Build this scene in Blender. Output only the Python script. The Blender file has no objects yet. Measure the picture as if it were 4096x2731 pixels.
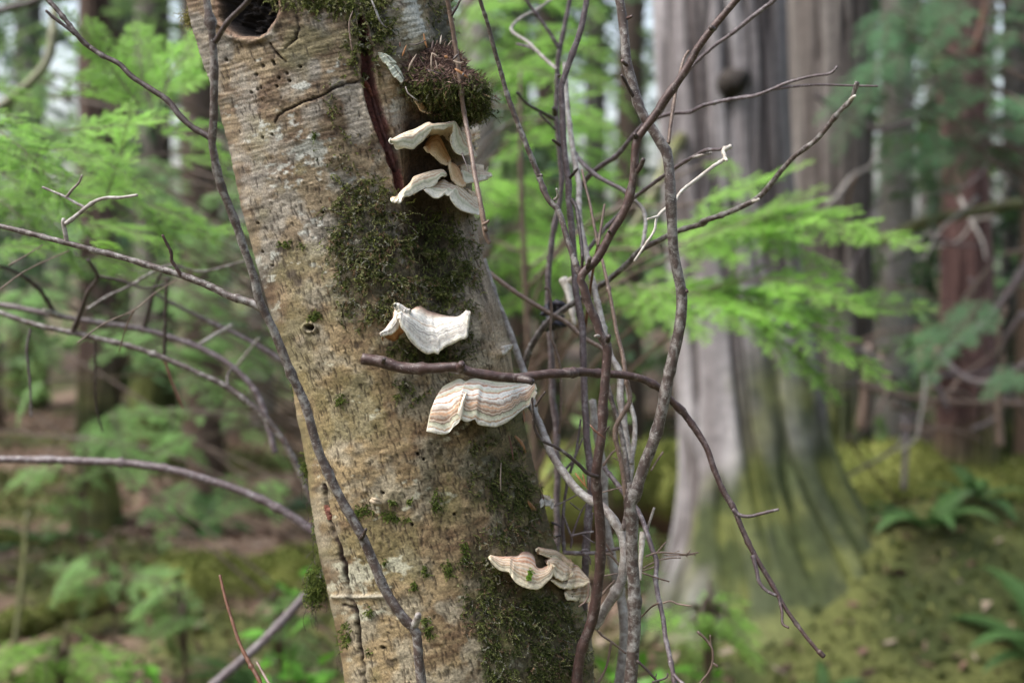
import bpy, math, random
import numpy as np
from mathutils import Matrix, Vector

rng = np.random.default_rng(7)
random.seed(7)
scene = bpy.context.scene
COL = scene.collection

# ------------------------------------------------------------------ camera
CAM_Z, PITCH = 1.30, math.radians(4.0)
K = 0.72 / 4096.0                        # metres per photo pixel per metre of depth (50 mm lens, 36 mm wide)
FWD = np.array([0.0, math.cos(PITCH), -math.sin(PITCH)])
UP = np.array([0.0, math.sin(PITCH), math.cos(PITCH)])
RIGHT = np.array([1.0, 0.0, 0.0])
CAMP = np.array([0.0, 0.0, CAM_Z])
cd = bpy.data.cameras.new('camera')
cam = bpy.data.objects.new('camera', cd)
COL.objects.link(cam)
cam.location = CAMP
cam.rotation_euler = (math.pi / 2 - PITCH, 0, 0)
cd.sensor_width = 36; cd.lens = 50
cd.clip_start = 0.05; cd.clip_end = 500
cd.dof.use_dof = True
cd.dof.focus_distance = 1.13
cd.dof.aperture_fstop = 5.0
cd.dof.aperture_blades = 0
scene.camera = cam

# ------------------------------------------------------------------ sky, soft overcast sun, exposure
SUN_EL, SUN_AZ = math.radians(56), math.radians(252)     # from the left, a little behind the camera, high
w = bpy.data.worlds.new('World'); scene.world = w; w.use_nodes = True
nt = w.node_tree; bg = nt.nodes['Background']
sky = nt.nodes.new('ShaderNodeTexSky'); sky.sky_type = 'NISHITA'; sky.sun_disc = False
sky.sun_elevation = SUN_EL; sky.sun_rotation = SUN_AZ
sky.air_density = 1.0; sky.dust_density = 4.0; sky.ozone_density = 1.0
hs = nt.nodes.new('ShaderNodeHueSaturation'); hs.inputs['Saturation'].default_value = 0.62
nt.links.new(sky.outputs[0], hs.inputs['Color'])
nt.links.new(hs.outputs[0], bg.inputs[0]); bg.inputs[1].default_value = 0.15
sd = bpy.data.lights.new('sun', 'SUN'); sd.energy = 1.5; sd.angle = math.radians(40); sd.color = (1.0, 0.985, 0.96)
sun = bpy.data.objects.new('sun', sd); COL.objects.link(sun)
sv = Vector((math.sin(SUN_AZ) * math.cos(SUN_EL), math.cos(SUN_AZ) * math.cos(SUN_EL), math.sin(SUN_EL)))
sun.rotation_euler = sv.to_track_quat('Z', 'Y').to_euler()
sun.location = (0, 0, 12)
vs = scene.view_settings
vs.view_transform = 'Standard'; vs.look = 'None'; vs.gamma = 1.0; vs.use_curve_mapping = False
vs.exposure = 1.38
scene.cycles.use_denoising = True
scene.cycles.max_bounces = 7
scene.cycles.transparent_max_bounces = 4

# ------------------------------------------------------------------ photo tiles -> photo pixels -> points
TILE = {'Z': (0, 0, 0.57422), 'A': (700, 0, 1.68), 'B': (900, 800, 1.68), 'C': (1100, 1798, 1.68),
        'D': (0, 0, 1.681), 'E': (0, 800, 1.681), 'F': (0, 1798, 1.68), 'G': (1800, 0, 1.96),
        'H': (1800, 800, 1.96), 'I': (1900, 1600, 1.96), 'J': (2300, 1931, 1.96), 'K': (2500, 0, 1.4724),
        'L': (2500, 900, 1.4724), 'M': (2500, 1666, 1.4724), 'N1': (1480, 60, 3.5635), 'N2': (1540, 460, 3.7326),
        'N3': (1500, 1190, 5.88), 'N4': (1680, 1490, 4.704), 'N5': (1940, 2170, 4.9), 'S': (0, 0, 1.0)}

def px(t, pts):
    ox, oy, s = TILE[t]
    return np.array([(ox + p[0] / s, oy + p[1] / s) for p in pts], float)

def toW(x, y, d):
    x = np.asarray(x, float); y = np.asarray(y, float); d = np.asarray(d, float)
    X = (x - 2048.0) * K * d; Y = -(y - 1365.5) * K * d
    return CAMP + X[..., None] * RIGHT + Y[..., None] * UP + d[..., None] * FWD

def toPx(P):
    q = P - CAMP
    d = q @ FWD
    return 2048.0 + (q @ RIGHT) / (K * d), 1365.5 - (q @ UP) / (K * d), d

# ------------------------------------------------------------------ noise
def _h(ix, iy, iz, seed):
    n = (ix * 374761393 + iy * 668265263 + iz * 1274126177 + seed * 144665) & 0xFFFFFFFF
    n = ((n ^ (n >> 13)) * 1274126177) & 0xFFFFFFFF
    n = (n ^ (n >> 16)) & 0xFFFF
    return n / 65535.0

def vnoise(x, y, z=0.0, seed=0):
    x, y, z = np.broadcast_arrays(np.asarray(x, float), np.asarray(y, float), np.asarray(z, float))
    fx, fy, fz = np.floor(x), np.floor(y), np.floor(z)
    ix, iy, iz = fx.astype(np.int64), fy.astype(np.int64), fz.astype(np.int64)
    u, v, t = x - fx, y - fy, z - fz
    u = u * u * (3 - 2 * u); v = v * v * (3 - 2 * v); t = t * t * (3 - 2 * t)
    r = 0
    for a in (0, 1):
        for b in (0, 1):
            for c in (0, 1):
                r = r + _h(ix + a, iy + b, iz + c, seed) * (u if a else 1 - u) * (v if b else 1 - v) * (t if c else 1 - t)
    return r

def fbm(x, y, z=0.0, oct=4, seed=0):
    s, a, n = 0, 0.5, 0
    for i in range(oct):
        s = s + a * vnoise(np.asarray(x) * 2 ** i, np.asarray(y) * 2 ** i, np.asarray(z) * 2 ** i, seed + i * 17)
        n += a; a *= 0.5
    return s / n

def sstep(a, b, x):
    t = np.clip((x - a) / (b - a), 0, 1)
    return t * t * (3 - 2 * t)

def segdist(x, y, line):
    """distance to a polyline and the fraction along it"""
    best = np.full(np.shape(x), 1e9); par = np.zeros(np.shape(x))
    n = len(line) - 1
    for i in range(n):
        a, b = line[i], line[i + 1]
        d = b - a; L = max(d @ d, 1e-9)
        t = np.clip(((x - a[0]) * d[0] + (y - a[1]) * d[1]) / L, 0, 1)
        q = np.hypot(x - a[0] - t * d[0], y - a[1] - t * d[1])
        m = q < best
        best = np.where(m, q, best); par = np.where(m, (i + t) / n, par)
    return best, par

# ------------------------------------------------------------------ mesh helpers
def mesh(name, V, F, smooth=True, **attrs):
    """V (n,3); F list of int arrays (m,k)"""
    V = np.ascontiguousarray(V, dtype=np.float32)
    F = [np.asarray(f, dtype=np.int32) for f in F if len(f)]
    me = bpy.data.meshes.new(name)
    me.vertices.add(len(V)); me.vertices.foreach_set('co', V.ravel())
    li = np.concatenate([f.ravel() for f in F])
    ln = np.concatenate([np.full(len(f), f.shape[1], np.int32) for f in F])
    st = np.concatenate([[0], np.cumsum(ln)[:-1]]).astype(np.int32)
    me.loops.add(len(li)); me.loops.foreach_set('vertex_index', li)
    me.polygons.add(len(ln)); me.polygons.foreach_set('loop_start', st); me.polygons.foreach_set('loop_total', ln)
    me.polygons.foreach_set('use_smooth', np.full(len(ln), smooth))
    for k, a in attrs.items():
        a = np.ascontiguousarray(a, dtype=np.float32)
        if a.ndim == 1:
            at = me.attributes.new(k, 'FLOAT', 'POINT'); at.data.foreach_set('value', a)
        else:
            if a.shape[1] == 3: a = np.concatenate([a, np.ones((len(a), 1), np.float32)], 1)
            at = me.attributes.new(k, 'FLOAT_COLOR', 'POINT'); at.data.foreach_set('color', np.ascontiguousarray(a).ravel())
    me.update(calc_edges=True); me.validate()
    return me

def link(name, me, mat=None, parent=None):
    o = bpy.data.objects.new(name, me); COL.objects.link(o)
    if mat is not None and not me.materials: me.materials.append(mat)
    if parent is not None:
        o.parent = parent
    return o

def top_of(p):
    return p if p.parent is None else top_of(p.parent)

def wobj(name, V, F, mat, parent=None, smooth=True, **attrs):
    """mesh given in world space; the object's origin goes to its thing's origin or to its own lowest point"""
    V = np.asarray(V, float)
    if parent is not None:
        org = np.array(top_of(parent).location)
    else:
        org = V[np.argmin(V[:, 2])].copy()
    o = link(name, mesh(name, V - org, F, smooth, **attrs), mat, parent)
    if parent is None: o.location = org
    return o

def thing(name, label, cat, loc, group=None):
    o = bpy.data.objects.new(name, None); COL.objects.link(o)
    o.empty_display_size = 0.02
    o.location = tuple(float(v) for v in loc)
    return tag(o, label, cat, group)

def tag(o, label=None, cat=None, group=None, kind=None):
    if label: o['label'] = label
    if cat: o['category'] = cat
    if group: o['group'] = group
    if kind: o['kind'] = kind
    return o

def spline(P, n):
    """Catmull-Rom through the rows of P, n samples evenly spaced in arc length"""
    P = np.asarray(P, float)
    if len(P) == 2:
        return P[0] + np.linspace(0, 1, n)[:, None] * (P[1] - P[0])
    Q = np.vstack([2 * P[0] - P[1], P, 2 * P[-1] - P[-2]])
    k = np.maximum(np.linalg.norm(np.diff(Q[:, :3], axis=0), axis=1), 1e-9) ** .5           # centripetal: no loops where spacing jumps
    out = []
    for i in range(len(P) - 1):
        p0, p1, p2, p3 = Q[i:i + 4]; a, b, c = k[i:i + 3]
        t = np.linspace(0, 1, 12, endpoint=(i == len(P) - 2))[:, None]
        m1 = b * ((p1 - p0) / a - (p2 - p0) / (a + b) + (p2 - p1) / b); m2 = b * ((p2 - p1) / b - (p3 - p1) / (b + c) + (p3 - p2) / c)
        out.append((2 * t ** 3 - 3 * t ** 2 + 1) * p1 + (t ** 3 - 2 * t ** 2 + t) * m1 + (3 * t ** 2 - 2 * t ** 3) * p2 + (t ** 3 - t ** 2) * m2)
    C = np.vstack(out)
    L = np.concatenate([[0], np.cumsum(np.linalg.norm(np.diff(C[:, :3], axis=0), axis=1))])
    s = np.linspace(0, L[-1], n)
    return np.stack([np.interp(s, L, C[:, j]) for j in range(C.shape[1])], 1)

def tube(PR, sides=9, rough=0.10, nodes=True, seed=0, step=None):
    """tapered, slightly knobbly tube along rows (x,y,z,r); quads plus caps"""
    PR = np.asarray(PR, float)
    L = np.sum(np.linalg.norm(np.diff(PR[:, :3], axis=0), axis=1))
    rm = max(PR[:, 3].mean(), 1e-4)
    n = int(np.clip(L / (step or max(rm * 0.9, 0.0015)), 4, 260))
    C = spline(PR, n)
    P = C[:, :3]; R = np.maximum(C[:, 3], 1e-4)
    s = np.linspace(0, L, n)
    if nodes:                                            # swollen bud scars every few centimetres
        r_ = np.random.default_rng(seed + 11)
        k = max(1, int(L / (rm * 9)))
        for c in r_.uniform(0, L, k):
            R = R * (1 + r_.uniform(.10, .30) * np.exp(-((s - c) / (rm * r_.uniform(.5, .9))) ** 2))
    T = np.gradient(P, axis=0); T /= np.linalg.norm(T, axis=1)[:, None] + 1e-12
    a = np.array([0.3, -1, 0.2]); a = a - T[0] * (a @ T[0]); a /= np.linalg.norm(a)
    N = np.zeros_like(P); N[0] = a
    for i in range(1, n):
        v = N[i - 1] - T[i] * (N[i - 1] @ T[i]); N[i] = v / (np.linalg.norm(v) + 1e-12)
    B = np.cross(T, N)
    th = np.linspace(0, 2 * np.pi, sides, endpoint=False)
    rr = R[:, None] * (1 + rough * (vnoise(s[:, None] / (rm * 2.2), np.cos(th)[None] * 1.3 + 5, np.sin(th)[None] * 1.3 + seed, seed) - 0.5) * 2)
    V = P[:, None] + rr[..., None] * (np.cos(th)[None, :, None] * N[:, None] + np.sin(th)[None, :, None] * B[:, None])
    V = V.reshape(-1, 3)
    i = np.arange(n - 1)[:, None] * sides; j = np.arange(sides)[None]; j2 = (j + 1) % sides
    F = np.stack([i + j, i + j2, i + sides + j2, i + sides + j], -1).reshape(-1, 4)
    e0 = len(V); V = np.vstack([V, P[0] - T[0] * R[0] * .25, P[-1] + T[-1] * R[-1] * .4])
    jj = np.arange(sides); b = (n - 1) * sides
    T3 = np.vstack([np.stack([np.full(sides, e0), (jj + 1) % sides, jj], 1), np.stack([np.full(sides, e0 + 1), b + jj, b + (jj + 1) % sides], 1)])
    return V, [F, T3]

def join(parts):
    """join [(V,[F..]),..] into one (V,F)"""
    Vs, Fs, o = [], [], 0
    for V, F in parts:
        Vs.append(V)
        for f in F: Fs.append(np.asarray(f) + o)
        o += len(V)
    return np.vstack(Vs), Fs

# ------------------------------------------------------------------ materials
MATS = {}
def nodes_of(name):
    m = bpy.data.materials.new(name); m.use_nodes = True
    t = m.node_tree; b = t.nodes['Principled BSDF']
    MATS[name] = m
    return m, t, b
def N(t, kind, **kw):
    n = t.nodes.new('ShaderNode' + kind)
    for k, v in kw.items():
        if k in n.inputs: n.inputs[k].default_value = v
        else: setattr(n, k, v)
    return n
def ramp(t, stops, interp='LINEAR'):
    r = t.nodes.new('ShaderNodeValToRGB'); e = r.color_ramp; e.interpolation = interp
    while len(e.elements) < len(stops): e.elements.new(0.5)
    for el, (p, c) in zip(e.elements, stops):
        el.position = p; el.color = (*c, 1) if len(c) == 3 else c
    return r
def noise(t, co, scale, detail=4, rough=0.6, dist=0.0):
    n = N(t, 'TexNoise', Scale=scale, Detail=detail, Roughness=rough, Distortion=dist)
    t.links.new(co, n.inputs['Vector']); return n
def mapping(t, co, sc):
    m = N(t, 'Mapping'); m.inputs['Scale'].default_value = sc; t.links.new(co, m.inputs['Vector']); return m.outputs[0]
def mixc(t, fac, a, b, mode='MIX'):
    m = t.nodes.new('ShaderNodeMix'); m.data_type = 'RGBA'; m.blend_type = mode
    for sock, v in ((m.inputs[0], fac), (m.inputs[6], a), (m.inputs[7], b)):
        if hasattr(v, 'links'): t.links.new(v, sock)
        elif isinstance(v, (int, float)): sock.default_value = v
        else: sock.default_value = (*v, 1)
    return m.outputs[2]
def bump(t, b, h, strength, dist):
    n = N(t, 'Bump', Strength=strength, Distance=dist); t.links.new(h, n.inputs['Height']); t.links.new(n.outputs[0], b.inputs['Normal'])
def objco(t):
    return t.nodes.new('ShaderNodeTexCoord').outputs['Object']

def twig_mat(name, base, dark, lichen, amount, scale=1.0, rough=0.50):
    """woody twig bark: base and dark mottling with pale lichen blotches and tiny lenticel specks"""
    m, t, b = nodes_of(name); co = objco(t)
    n1 = noise(t, co, 160 * scale, 4); n2 = noise(t, co, 130 * scale, 6, 0.72, 0.4); n3 = noise(t, co, 620 * scale, 2)
    r1 = ramp(t, [(0.30, dark), (0.62, base)]); t.links.new(n1.outputs[0], r1.inputs[0])
    p = 0.80 - 0.42 * amount
    r2 = ramp(t, [(p - 0.10, (0, 0, 0)), (p + 0.16, (.85, .85, .85))]); t.links.new(n2.outputs[0], r2.inputs[0])
    c = mixc(t, r2.outputs[0], r1.outputs[0], lichen)
    r3 = ramp(t, [(0.66, (0, 0, 0)), (0.72, (1, 1, 1))]); t.links.new(n3.outputs[0], r3.inputs[0])
    mul = N(t, 'Math', operation='MULTIPLY'); t.links.new(r3.outputs[0], mul.inputs[0]); mul.inputs[1].default_value = 0.5
    c = mixc(t, mul.outputs[0], c, tuple(min(1, x * 1.5 + .05) for x in lichen))
    t.links.new(c, b.inputs['Base Color']); b.inputs['Roughness'].default_value = rough
    b.inputs['Specular IOR Level'].default_value = 0.5
    bump(t, b, n1.outputs[0], 0.6, 0.0009)
    return m

def attr_mat(name, rough=0.85, scale=300, contrast=0.35, bumpd=0.0006, trans=0.0, spec=0.25, sat=1.0):
    """colour from the mesh's own 'col' attribute, broken up by noise; optional leaf translucency"""
    m, t, b = nodes_of(name); co = objco(t)
    a = N(t, 'Attribute', attribute_name='col')
    n1 = noise(t, co, scale, 4)
    r = ramp(t, [(0.25, (1 - contrast,) * 3), (0.75, (1 + contrast * 0.6,) * 3)]); t.links.new(n1.outputs[0], r.inputs[0])
    c = mixc(t, 1.0, a.outputs['Color'], r.outputs[0], 'MULTIPLY')
    t.links.new(c, b.inputs['Base Color']); b.inputs['Roughness'].default_value = rough
    b.inputs['Specular IOR Level'].default_value = spec
    if bumpd: bump(t, b, n1.outputs[0], 0.6, bumpd)
    if trans > 0: translucent(t, b, c, trans)
    return m

def translucent(t, b, c, fac):
    tr = N(t, 'BsdfTranslucent'); mx = N(t, 'MixShader', Fac=fac)
    t.links.new(c, tr.inputs['Color'])
    t.links.new(b.outputs[0], mx.inputs[1]); t.links.new(tr.outputs[0], mx.inputs[2])
    t.links.new(mx.outputs[0], t.nodes['Material Output'].inputs['Surface'])

def needle_mat(name, c0, c1, trans=0.45, rough=0.45):
    """conifer needles: 'tip' attribute runs from old (0) to fresh growth (1); each copy differs a little"""
    m, t, b = nodes_of(name); co = objco(t)
    a = N(t, 'Attribute', attribute_name='tip'); oi = t.nodes.new('ShaderNodeObjectInfo')
    n1 = noise(t, co, 14, 3)
    ad = N(t, 'Math', operation='ADD'); t.links.new(a.outputs['Fac'], ad.inputs[0]); t.links.new(n1.outputs[0], ad.inputs[1])
    r = ramp(t, [(0.40, c0), (1.25 / 1.3, c1)]); t.links.new(ad.outputs[0], r.inputs[0])
    hv = N(t, 'HueSaturation'); t.links.new(r.outputs[0], hv.inputs['Color'])
    mr = N(t, 'MapRange'); t.links.new(oi.outputs['Random'], mr.inputs[0]); mr.inputs[3].default_value = 0.7; mr.inputs[4].default_value = 1.25
    t.links.new(mr.outputs[0], hv.inputs['Value'])
    t.links.new(hv.outputs[0], b.inputs['Base Color']); b.inputs['Roughness'].default_value = rough
    b.inputs['Specular IOR Level'].default_value = 0.4
    translucent(t, b, hv.outputs[0], trans)
    return m

twig_mat('bark_dark', (0.052, 0.034, 0.029), (0.024, 0.015, 0.014), (0.30, 0.285, 0.27), 0.36)
twig_mat('bark_lichen', (0.078, 0.054, 0.045), (0.036, 0.024, 0.021), (0.40, 0.39, 0.36), 0.56)
twig_mat('bark_red', (0.070, 0.038, 0.032), (0.032, 0.018, 0.016), (0.27, 0.23, 0.21), 0.40)
twig_mat('bark_purple', (0.110, 0.080, 0.082), (0.055, 0.038, 0.040), (0.38, 0.36, 0.36), 0.46)
twig_mat('bark_pale', (0.24, 0.205, 0.18), (0.11, 0.085, 0.075), (0.50, 0.49, 0.45), 0.64)
twig_mat('bark_bone', (0.52, 0.485, 0.42), (0.26, 0.21, 0.165), (0.66, 0.64, 0.58), 0.50)
twig_mat('bark_tan', (0.17, 0.115, 0.085), (0.085, 0.054, 0.041), (0.36, 0.29, 0.24), 0.42)
twig_mat('bark_orange', (0.155, 0.068, 0.038), (0.085, 0.036, 0.022), (0.30, 0.19, 0.12), 0.28)
twig_mat('bark_mossy', (0.10, 0.10, 0.035), (0.05, 0.045, 0.022), (0.20, 0.22, 0.06), 0.55, 0.3)
twig_mat('hemlock_twig', (0.10, 0.065, 0.045), (0.05, 0.033, 0.025), (0.25, 0.23, 0.18), 0.30, 0.5)
attr_mat('trunk_bark', 0.82, 520, 0.62, 0.0011)
attr_mat('moss', 0.8, 700, 0.25, 0, 0.25, 0.2)
attr_mat('debris', 0.9, 500, 0.40, 0.001)
needle_mat('hemlock_needles', (0.085, 0.20, 0.040), (0.30, 0.56, 0.10), 0.55)
needle_mat('cedar_needles', (0.030, 0.090, 0.040), (0.09, 0.21, 0.09), 0.40)
needle_mat('low_needles', (0.075, 0.17, 0.060), (0.23, 0.42, 0.13), 0.50)
def plain(name, c, rough=0.7, scale=300, contrast=0.3, trans=0.0):
    m, t, b = nodes_of(name); n = noise(t, objco(t), scale, 4)
    r = ramp(t, [(0.25, tuple(x * (1 - contrast) for x in c)), (0.75, tuple(min(1, x * (1 + contrast)) for x in c))])
    t.links.new(n.outputs[0], r.inputs[0]); t.links.new(r.outputs[0], b.inputs['Base Color'])
    b.inputs['Roughness'].default_value = rough; b.inputs['Specular IOR Level'].default_value = 0.3
    if trans: translucent(t, b, r.outputs[0], trans)
    return m
plain('dry_needle', (0.26, 0.125, 0.05), 0.5, 400)
plain('dry_needle_grey', (0.27, 0.21, 0.16), 0.5, 400)
plain('fern_leaf', (0.060, 0.125, 0.036), 0.5, 60, 0.35, 0.3)
plain('salal_leaf', (0.10, 0.26, 0.030), 0.4, 40, 0.35, 0.35)
plain('husk', (0.34, 0.27, 0.185), 0.7, 500)
# ================================================================== THE SETTING: forest floor
def gz(x, y):
    x = np.asarray(x, float); y = np.asarray(y, float)
    r = np.hypot(x, y - 1)
    z = 0.10 * (fbm(x * .7 + 3, y * .7, 0, 4, 5) - .5) * 2 * sstep(1.5, 4, r)
    z = z + 0.9 * (fbm(x * .09 + 9, y * .09, 0, 3, 8) - .5) * sstep(8, 22, r)
    z = z + 0.40 * np.exp(-((x - 1.55) / .80) ** 2 - ((y - 4.60) / .42) ** 2)       # mossy root hummock beside the cedar
    z = z + 0.14 * np.exp(-((x - .95) / .5) ** 2 - ((y - 4.25) / .35) ** 2)
    z = z + 0.10 * np.exp(-((x + 1.3) / .8) ** 2 - ((y - 5.6) / .6) ** 2)
    z = z + 0.05 * (fbm(x * 3, y * 3, 0, 3, 15) - .5) * sstep(2, 4, r)
    return z

def axis_pts(lo, hi, a, b, fine, n):
    return np.unique(np.concatenate([np.linspace(lo, a, n), np.arange(a, b, fine), np.linspace(b, hi, n)]))
gx = axis_pts(-60, 60, -5, 5, .05, 30); gy = axis_pts(-60, 60, 1.5, 11, .05, 30)
XX, YY = np.meshgrid(gx, gy, indexing='ij')
GV = np.stack([XX, YY, gz(XX, YY)], -1).reshape(-1, 3)
ni, nj = len(gx), len(gy)
ii, jj = np.meshgrid(np.arange(ni - 1), np.arange(nj - 1), indexing='ij')
GF = np.stack([ii * nj + jj, (ii + 1) * nj + jj, (ii + 1) * nj + jj + 1, ii * nj + jj + 1], -1).reshape(-1, 4)
def ground_col(x, y):
    n = fbm(x * 1.3, y * 1.3, 0, 4, 31); n2 = fbm(x * 6, y * 6, 0, 3, 41)
    mossy = sstep(.50, .62, n + .26 * sstep(.3, 1.0, x) * (y < 6.5) + .045)
    lit = np.array([.135, .088, .062]); lit2 = np.array([.23, .165, .12]); mo = np.array([.036, .046, .013]); mo2 = np.array([.095, .102, .030])
    c = lit + (lit2 - lit) * sstep(.35, .7, n2)[..., None]
    m = mo + (mo2 - mo) * sstep(.3, .7, n2)[..., None]
    return c * (1 - mossy[..., None]) + m * mossy[..., None], mossy
gc, gm = ground_col(GV[:, 0], GV[:, 1])
attr_mat('forest_floor', 0.95, 45, 0.5, 0.012)
g = link('ground', mesh('ground', GV, [GF], True, col=gc), MATS['forest_floor'])
tag(g, 'brown forest floor of litter and patchy moss', None, kind='structure')

# loose scraps of leaf, twig and moss covering the near floor
def scraps(n, x0, x1, y0, y1, size, mossy_bias, seed):
    r = np.random.default_rng(seed)
    x = r.uniform(x0, x1, n); y = r.uniform(y0, y1, n)
    c, m = ground_col(x, y)
    keep = r.random(n) < (m if mossy_bias else 1 - .55 * m)
    x, y, m = x[keep], y[keep], m[keep]; n = len(x)
    P = np.stack([x, y, gz(x, y) + r.uniform(0, .02, n)], 1)
    d = r.normal(size=(n, 3)); d[:, 2] *= .35 if not mossy_bias else 1.0; d /= np.linalg.norm(d, axis=1)[:, None]
    e = np.cross(d, r.normal(size=(n, 3))); e /= np.linalg.norm(e, axis=1)[:, None]
    L = r.uniform(.5, 1.5, n)[:, None] * size; W = L * r.uniform(.15, .6, n)[:, None]
    V = np.stack([P - d * L, P + e * W, P + d * L, P - e * W], 1).reshape(-1, 3)
    F = np.arange(4 * n).reshape(-1, 4)
    if mossy_bias:
        pal = np.array([[.062, .074, .018], [.105, .116, .032], [.036, .048, .012], [.15, .155, .055]])
    else:
        pal = np.array([[.13, .08, .055], [.21, .145, .10], [.08, .05, .035], [.28, .22, .17], [.17, .10, .075]])
    return V, [F], np.repeat(pal[r.integers(0, len(pal), n)] * r.uniform(.7, 1.2, n)[:, None], 4, 0)
V, F, c = scraps(34000, -4.5, 4.5, 3.2, 11, .024, False, 3)
tag(wobj('leaf_litter', V, F, MATS['debris'], None, False, col=c), 'dead brown leaves, needles and twig scraps lying on the forest floor', 'leaf litter', kind='stuff')
V, F, c = scraps(60000, -4.5, 4.5, 3.2, 9, .018, True, 4)
tag(wobj('ground_moss', V, F, MATS['moss'], None, False, col=c), 'low yellow-green moss carpeting parts of the forest floor', 'moss', kind='stuff')

# ================================================================== big trunks behind
def ring_trunk(rows, d, cols, seed, fis=0.02, fine=0.006, per=26, y_dense=(-100, 2800), z_stop=-0.05):
    """trunk from photo edges: rows (y, left, right) at depth d; carried up out of view and down into the ground"""
    rows = np.array(rows, float)
    ylo = rows[0, 0]
    ybot = 1365.5 + ((CAM_Z - z_stop) / d - math.tan(PITCH)) / K * 1.0
    ys = np.unique(np.concatenate([np.linspace(ylo, y_dense[0], 14), np.linspace(y_dense[0], y_dense[1], 150), np.linspace(y_dense[1], max(ybot, y_dense[1] + 50), 8)]))
    ys = ys[(ys >= ylo) & (ys <= ybot)]
    l = np.interp(ys, rows[:, 0], rows[:, 1]); r_ = np.interp(ys, rows[:, 0], rows[:, 2])
    ker = np.ones(7) / 7
    pad = lambda a: np.convolve(np.pad(a, 3, mode='edge'), ker, 'valid')
    l, r_ = pad(l), pad(r_)
    ph = np.linspace(0, 2 * np.pi, cols, endpoint=False)
    C = toW((l + r_) / 2, ys, np.full(len(ys), d)); R = (r_ - l) / 2 * K * d
    s, c = np.sin(ph), -np.cos(ph)                       # ph=0 faces the camera
    zz = C[:, 2][:, None]
    a, b = s[None] * per / 6.28, c[None] * per / 6.28
    strips = np.abs(fbm(a, b, zz * 1.1, 3, seed) - .5) * 2           # deep lines where 0
    fin = fbm(a * 4, b * 4, zz * 4, 3, seed + 5) - .5
    lump = fbm(a * .25, b * .25, zz * .9, 2, seed + 9) - .5
    disp = -fis * np.exp(-(strips / .10) ** 2) + fine * fin + lump * R[:, None] * .28
    disp = np.where(np.abs(s[None]) > .97, disp * .5, disp)
    rad = R[:, None] + disp
    V = C[:, None] + rad[..., None] * (s[None, :, None] * RIGHT + c[None, :, None] * np.array([0., 1, 0]))
    n, m = rad.shape
    i = np.arange(n - 1)[:, None] * m; j = np.arange(m)[None]; j2 = (j + 1) % m
    F = np.stack([i + j, i + j2, i + m + j2, i + m + j], -1).reshape(-1, 4)
    return V.reshape(-1, 3), F, strips.ravel(), fin.ravel(), V.reshape(-1, 3)

attr_mat('cedar_bark', 0.9, 30, 0.35, 0.006)
def bark_color(V, strips, fin, pale, mid, deep, moss_amt, seed, moss_dir=1.0):
    n = fbm(V[:, 0] * 9, V[:, 1] * 9, V[:, 2] * .8, 3, seed); n2 = fbm(V[:, 0] * 3, V[:, 1] * 3, V[:, 2] * 2.2, 4, seed + 3)
    c = np.array(mid) + (np.array(pale) - np.array(mid)) * sstep(.40, .66, n)[:, None]
    c = c + (np.array(deep) - c) * np.exp(-(strips / .12) ** 2)[:, None] * .85
    px_, py_, _ = toPx(V)
    m = moss_amt(px_, py_, V, n2)
    mo = np.array([.040, .055, .014]) + (np.array([.125, .140, .036]) - np.array([.040, .055, .014])) * sstep(.35, .7, fbm(V[:, 0] * 12, V[:, 1] * 12, V[:, 2] * 12, 3, seed + 8))[:, None]
    return c * (1 - m[:, None]) + mo * m[:, None]

def big_tree(name, label, rows, d, cols, seed, pale, mid, deep, moss_amt, crown=None, **kw):
    V, F, st, fi, _ = ring_trunk(rows, d, cols, seed, **kw)
    base = V[np.argmin(V[:, 2])]; base = np.array([V[-cols:, 0].mean(), V[-cols:, 1].mean(), V[-cols:, 2].mean()])
    t = thing(name, label, 'tree', base)
    wobj('trunk', V, [F], MATS['cedar_bark'], t, True, col=bark_color(V, st, fi, pale, mid, deep, moss_amt, seed))
    return t

CD = 4.6
cedar = big_tree('cedar_tree', 'big grey fissured cedar trunk flaring into mossy roots', [
    (-5000, 2700, 3010), (0, 2612, 3140), (300, 2625, 3148), (700, 2650, 3160), (1100, 2680, 3200), (1400, 2700, 3262), (1750, 2722, 3325),
    (1900, 2725, 3385), (2000, 2720, 3440), (2100, 2712, 3520), (2250, 2690, 3640), (2350, 2655, 3740), (2460, 2600, 3840), (2700, 2480, 4000)],
    CD, 260, 3, (.34, .32, .325), (.19, .17, .17), (.055, .040, .036),
    lambda x, y, V, n: np.clip(sstep(2960, 3190, x + (y - 1800) * .30 + (n - .5) * 800) * sstep(1250, 1650, y + (n - .5) * 700) + .85 * sstep(2230, 2520, y + (n - .5) * 1100), 0, 1) * .92,
    fis=.030, fine=.012)
# a dark knot where a limb came off and a pale resin patch, on the cedar
V, F = tube(np.array([[*toW(2935, 330, 4.44), .050], [*toW(2935, 330, 4.362), .040], [*toW(2937, 332, 4.358), .026], [*toW(2937, 332, 4.40), .015]]), 14, .3, False, 5)
plain('knot_dark', (.03, .024, .02), .85, 60, .5)  # near-black lump colour stands in for a dark hole
wobj('dark_knot', V, F, MATS['knot_dark'], cedar)
V, F = tube(np.array([[*toW(2735, 560, 4.55), .022], [*toW(2700, 590, 4.3), .020], [*toW(2600, 800, 4.2), .017], [*toW(2505, 960, 4.15), .012]]), 8, .2, True, 6)
wobj('branch', V, F, MATS['bark_mossy'], cedar)

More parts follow.
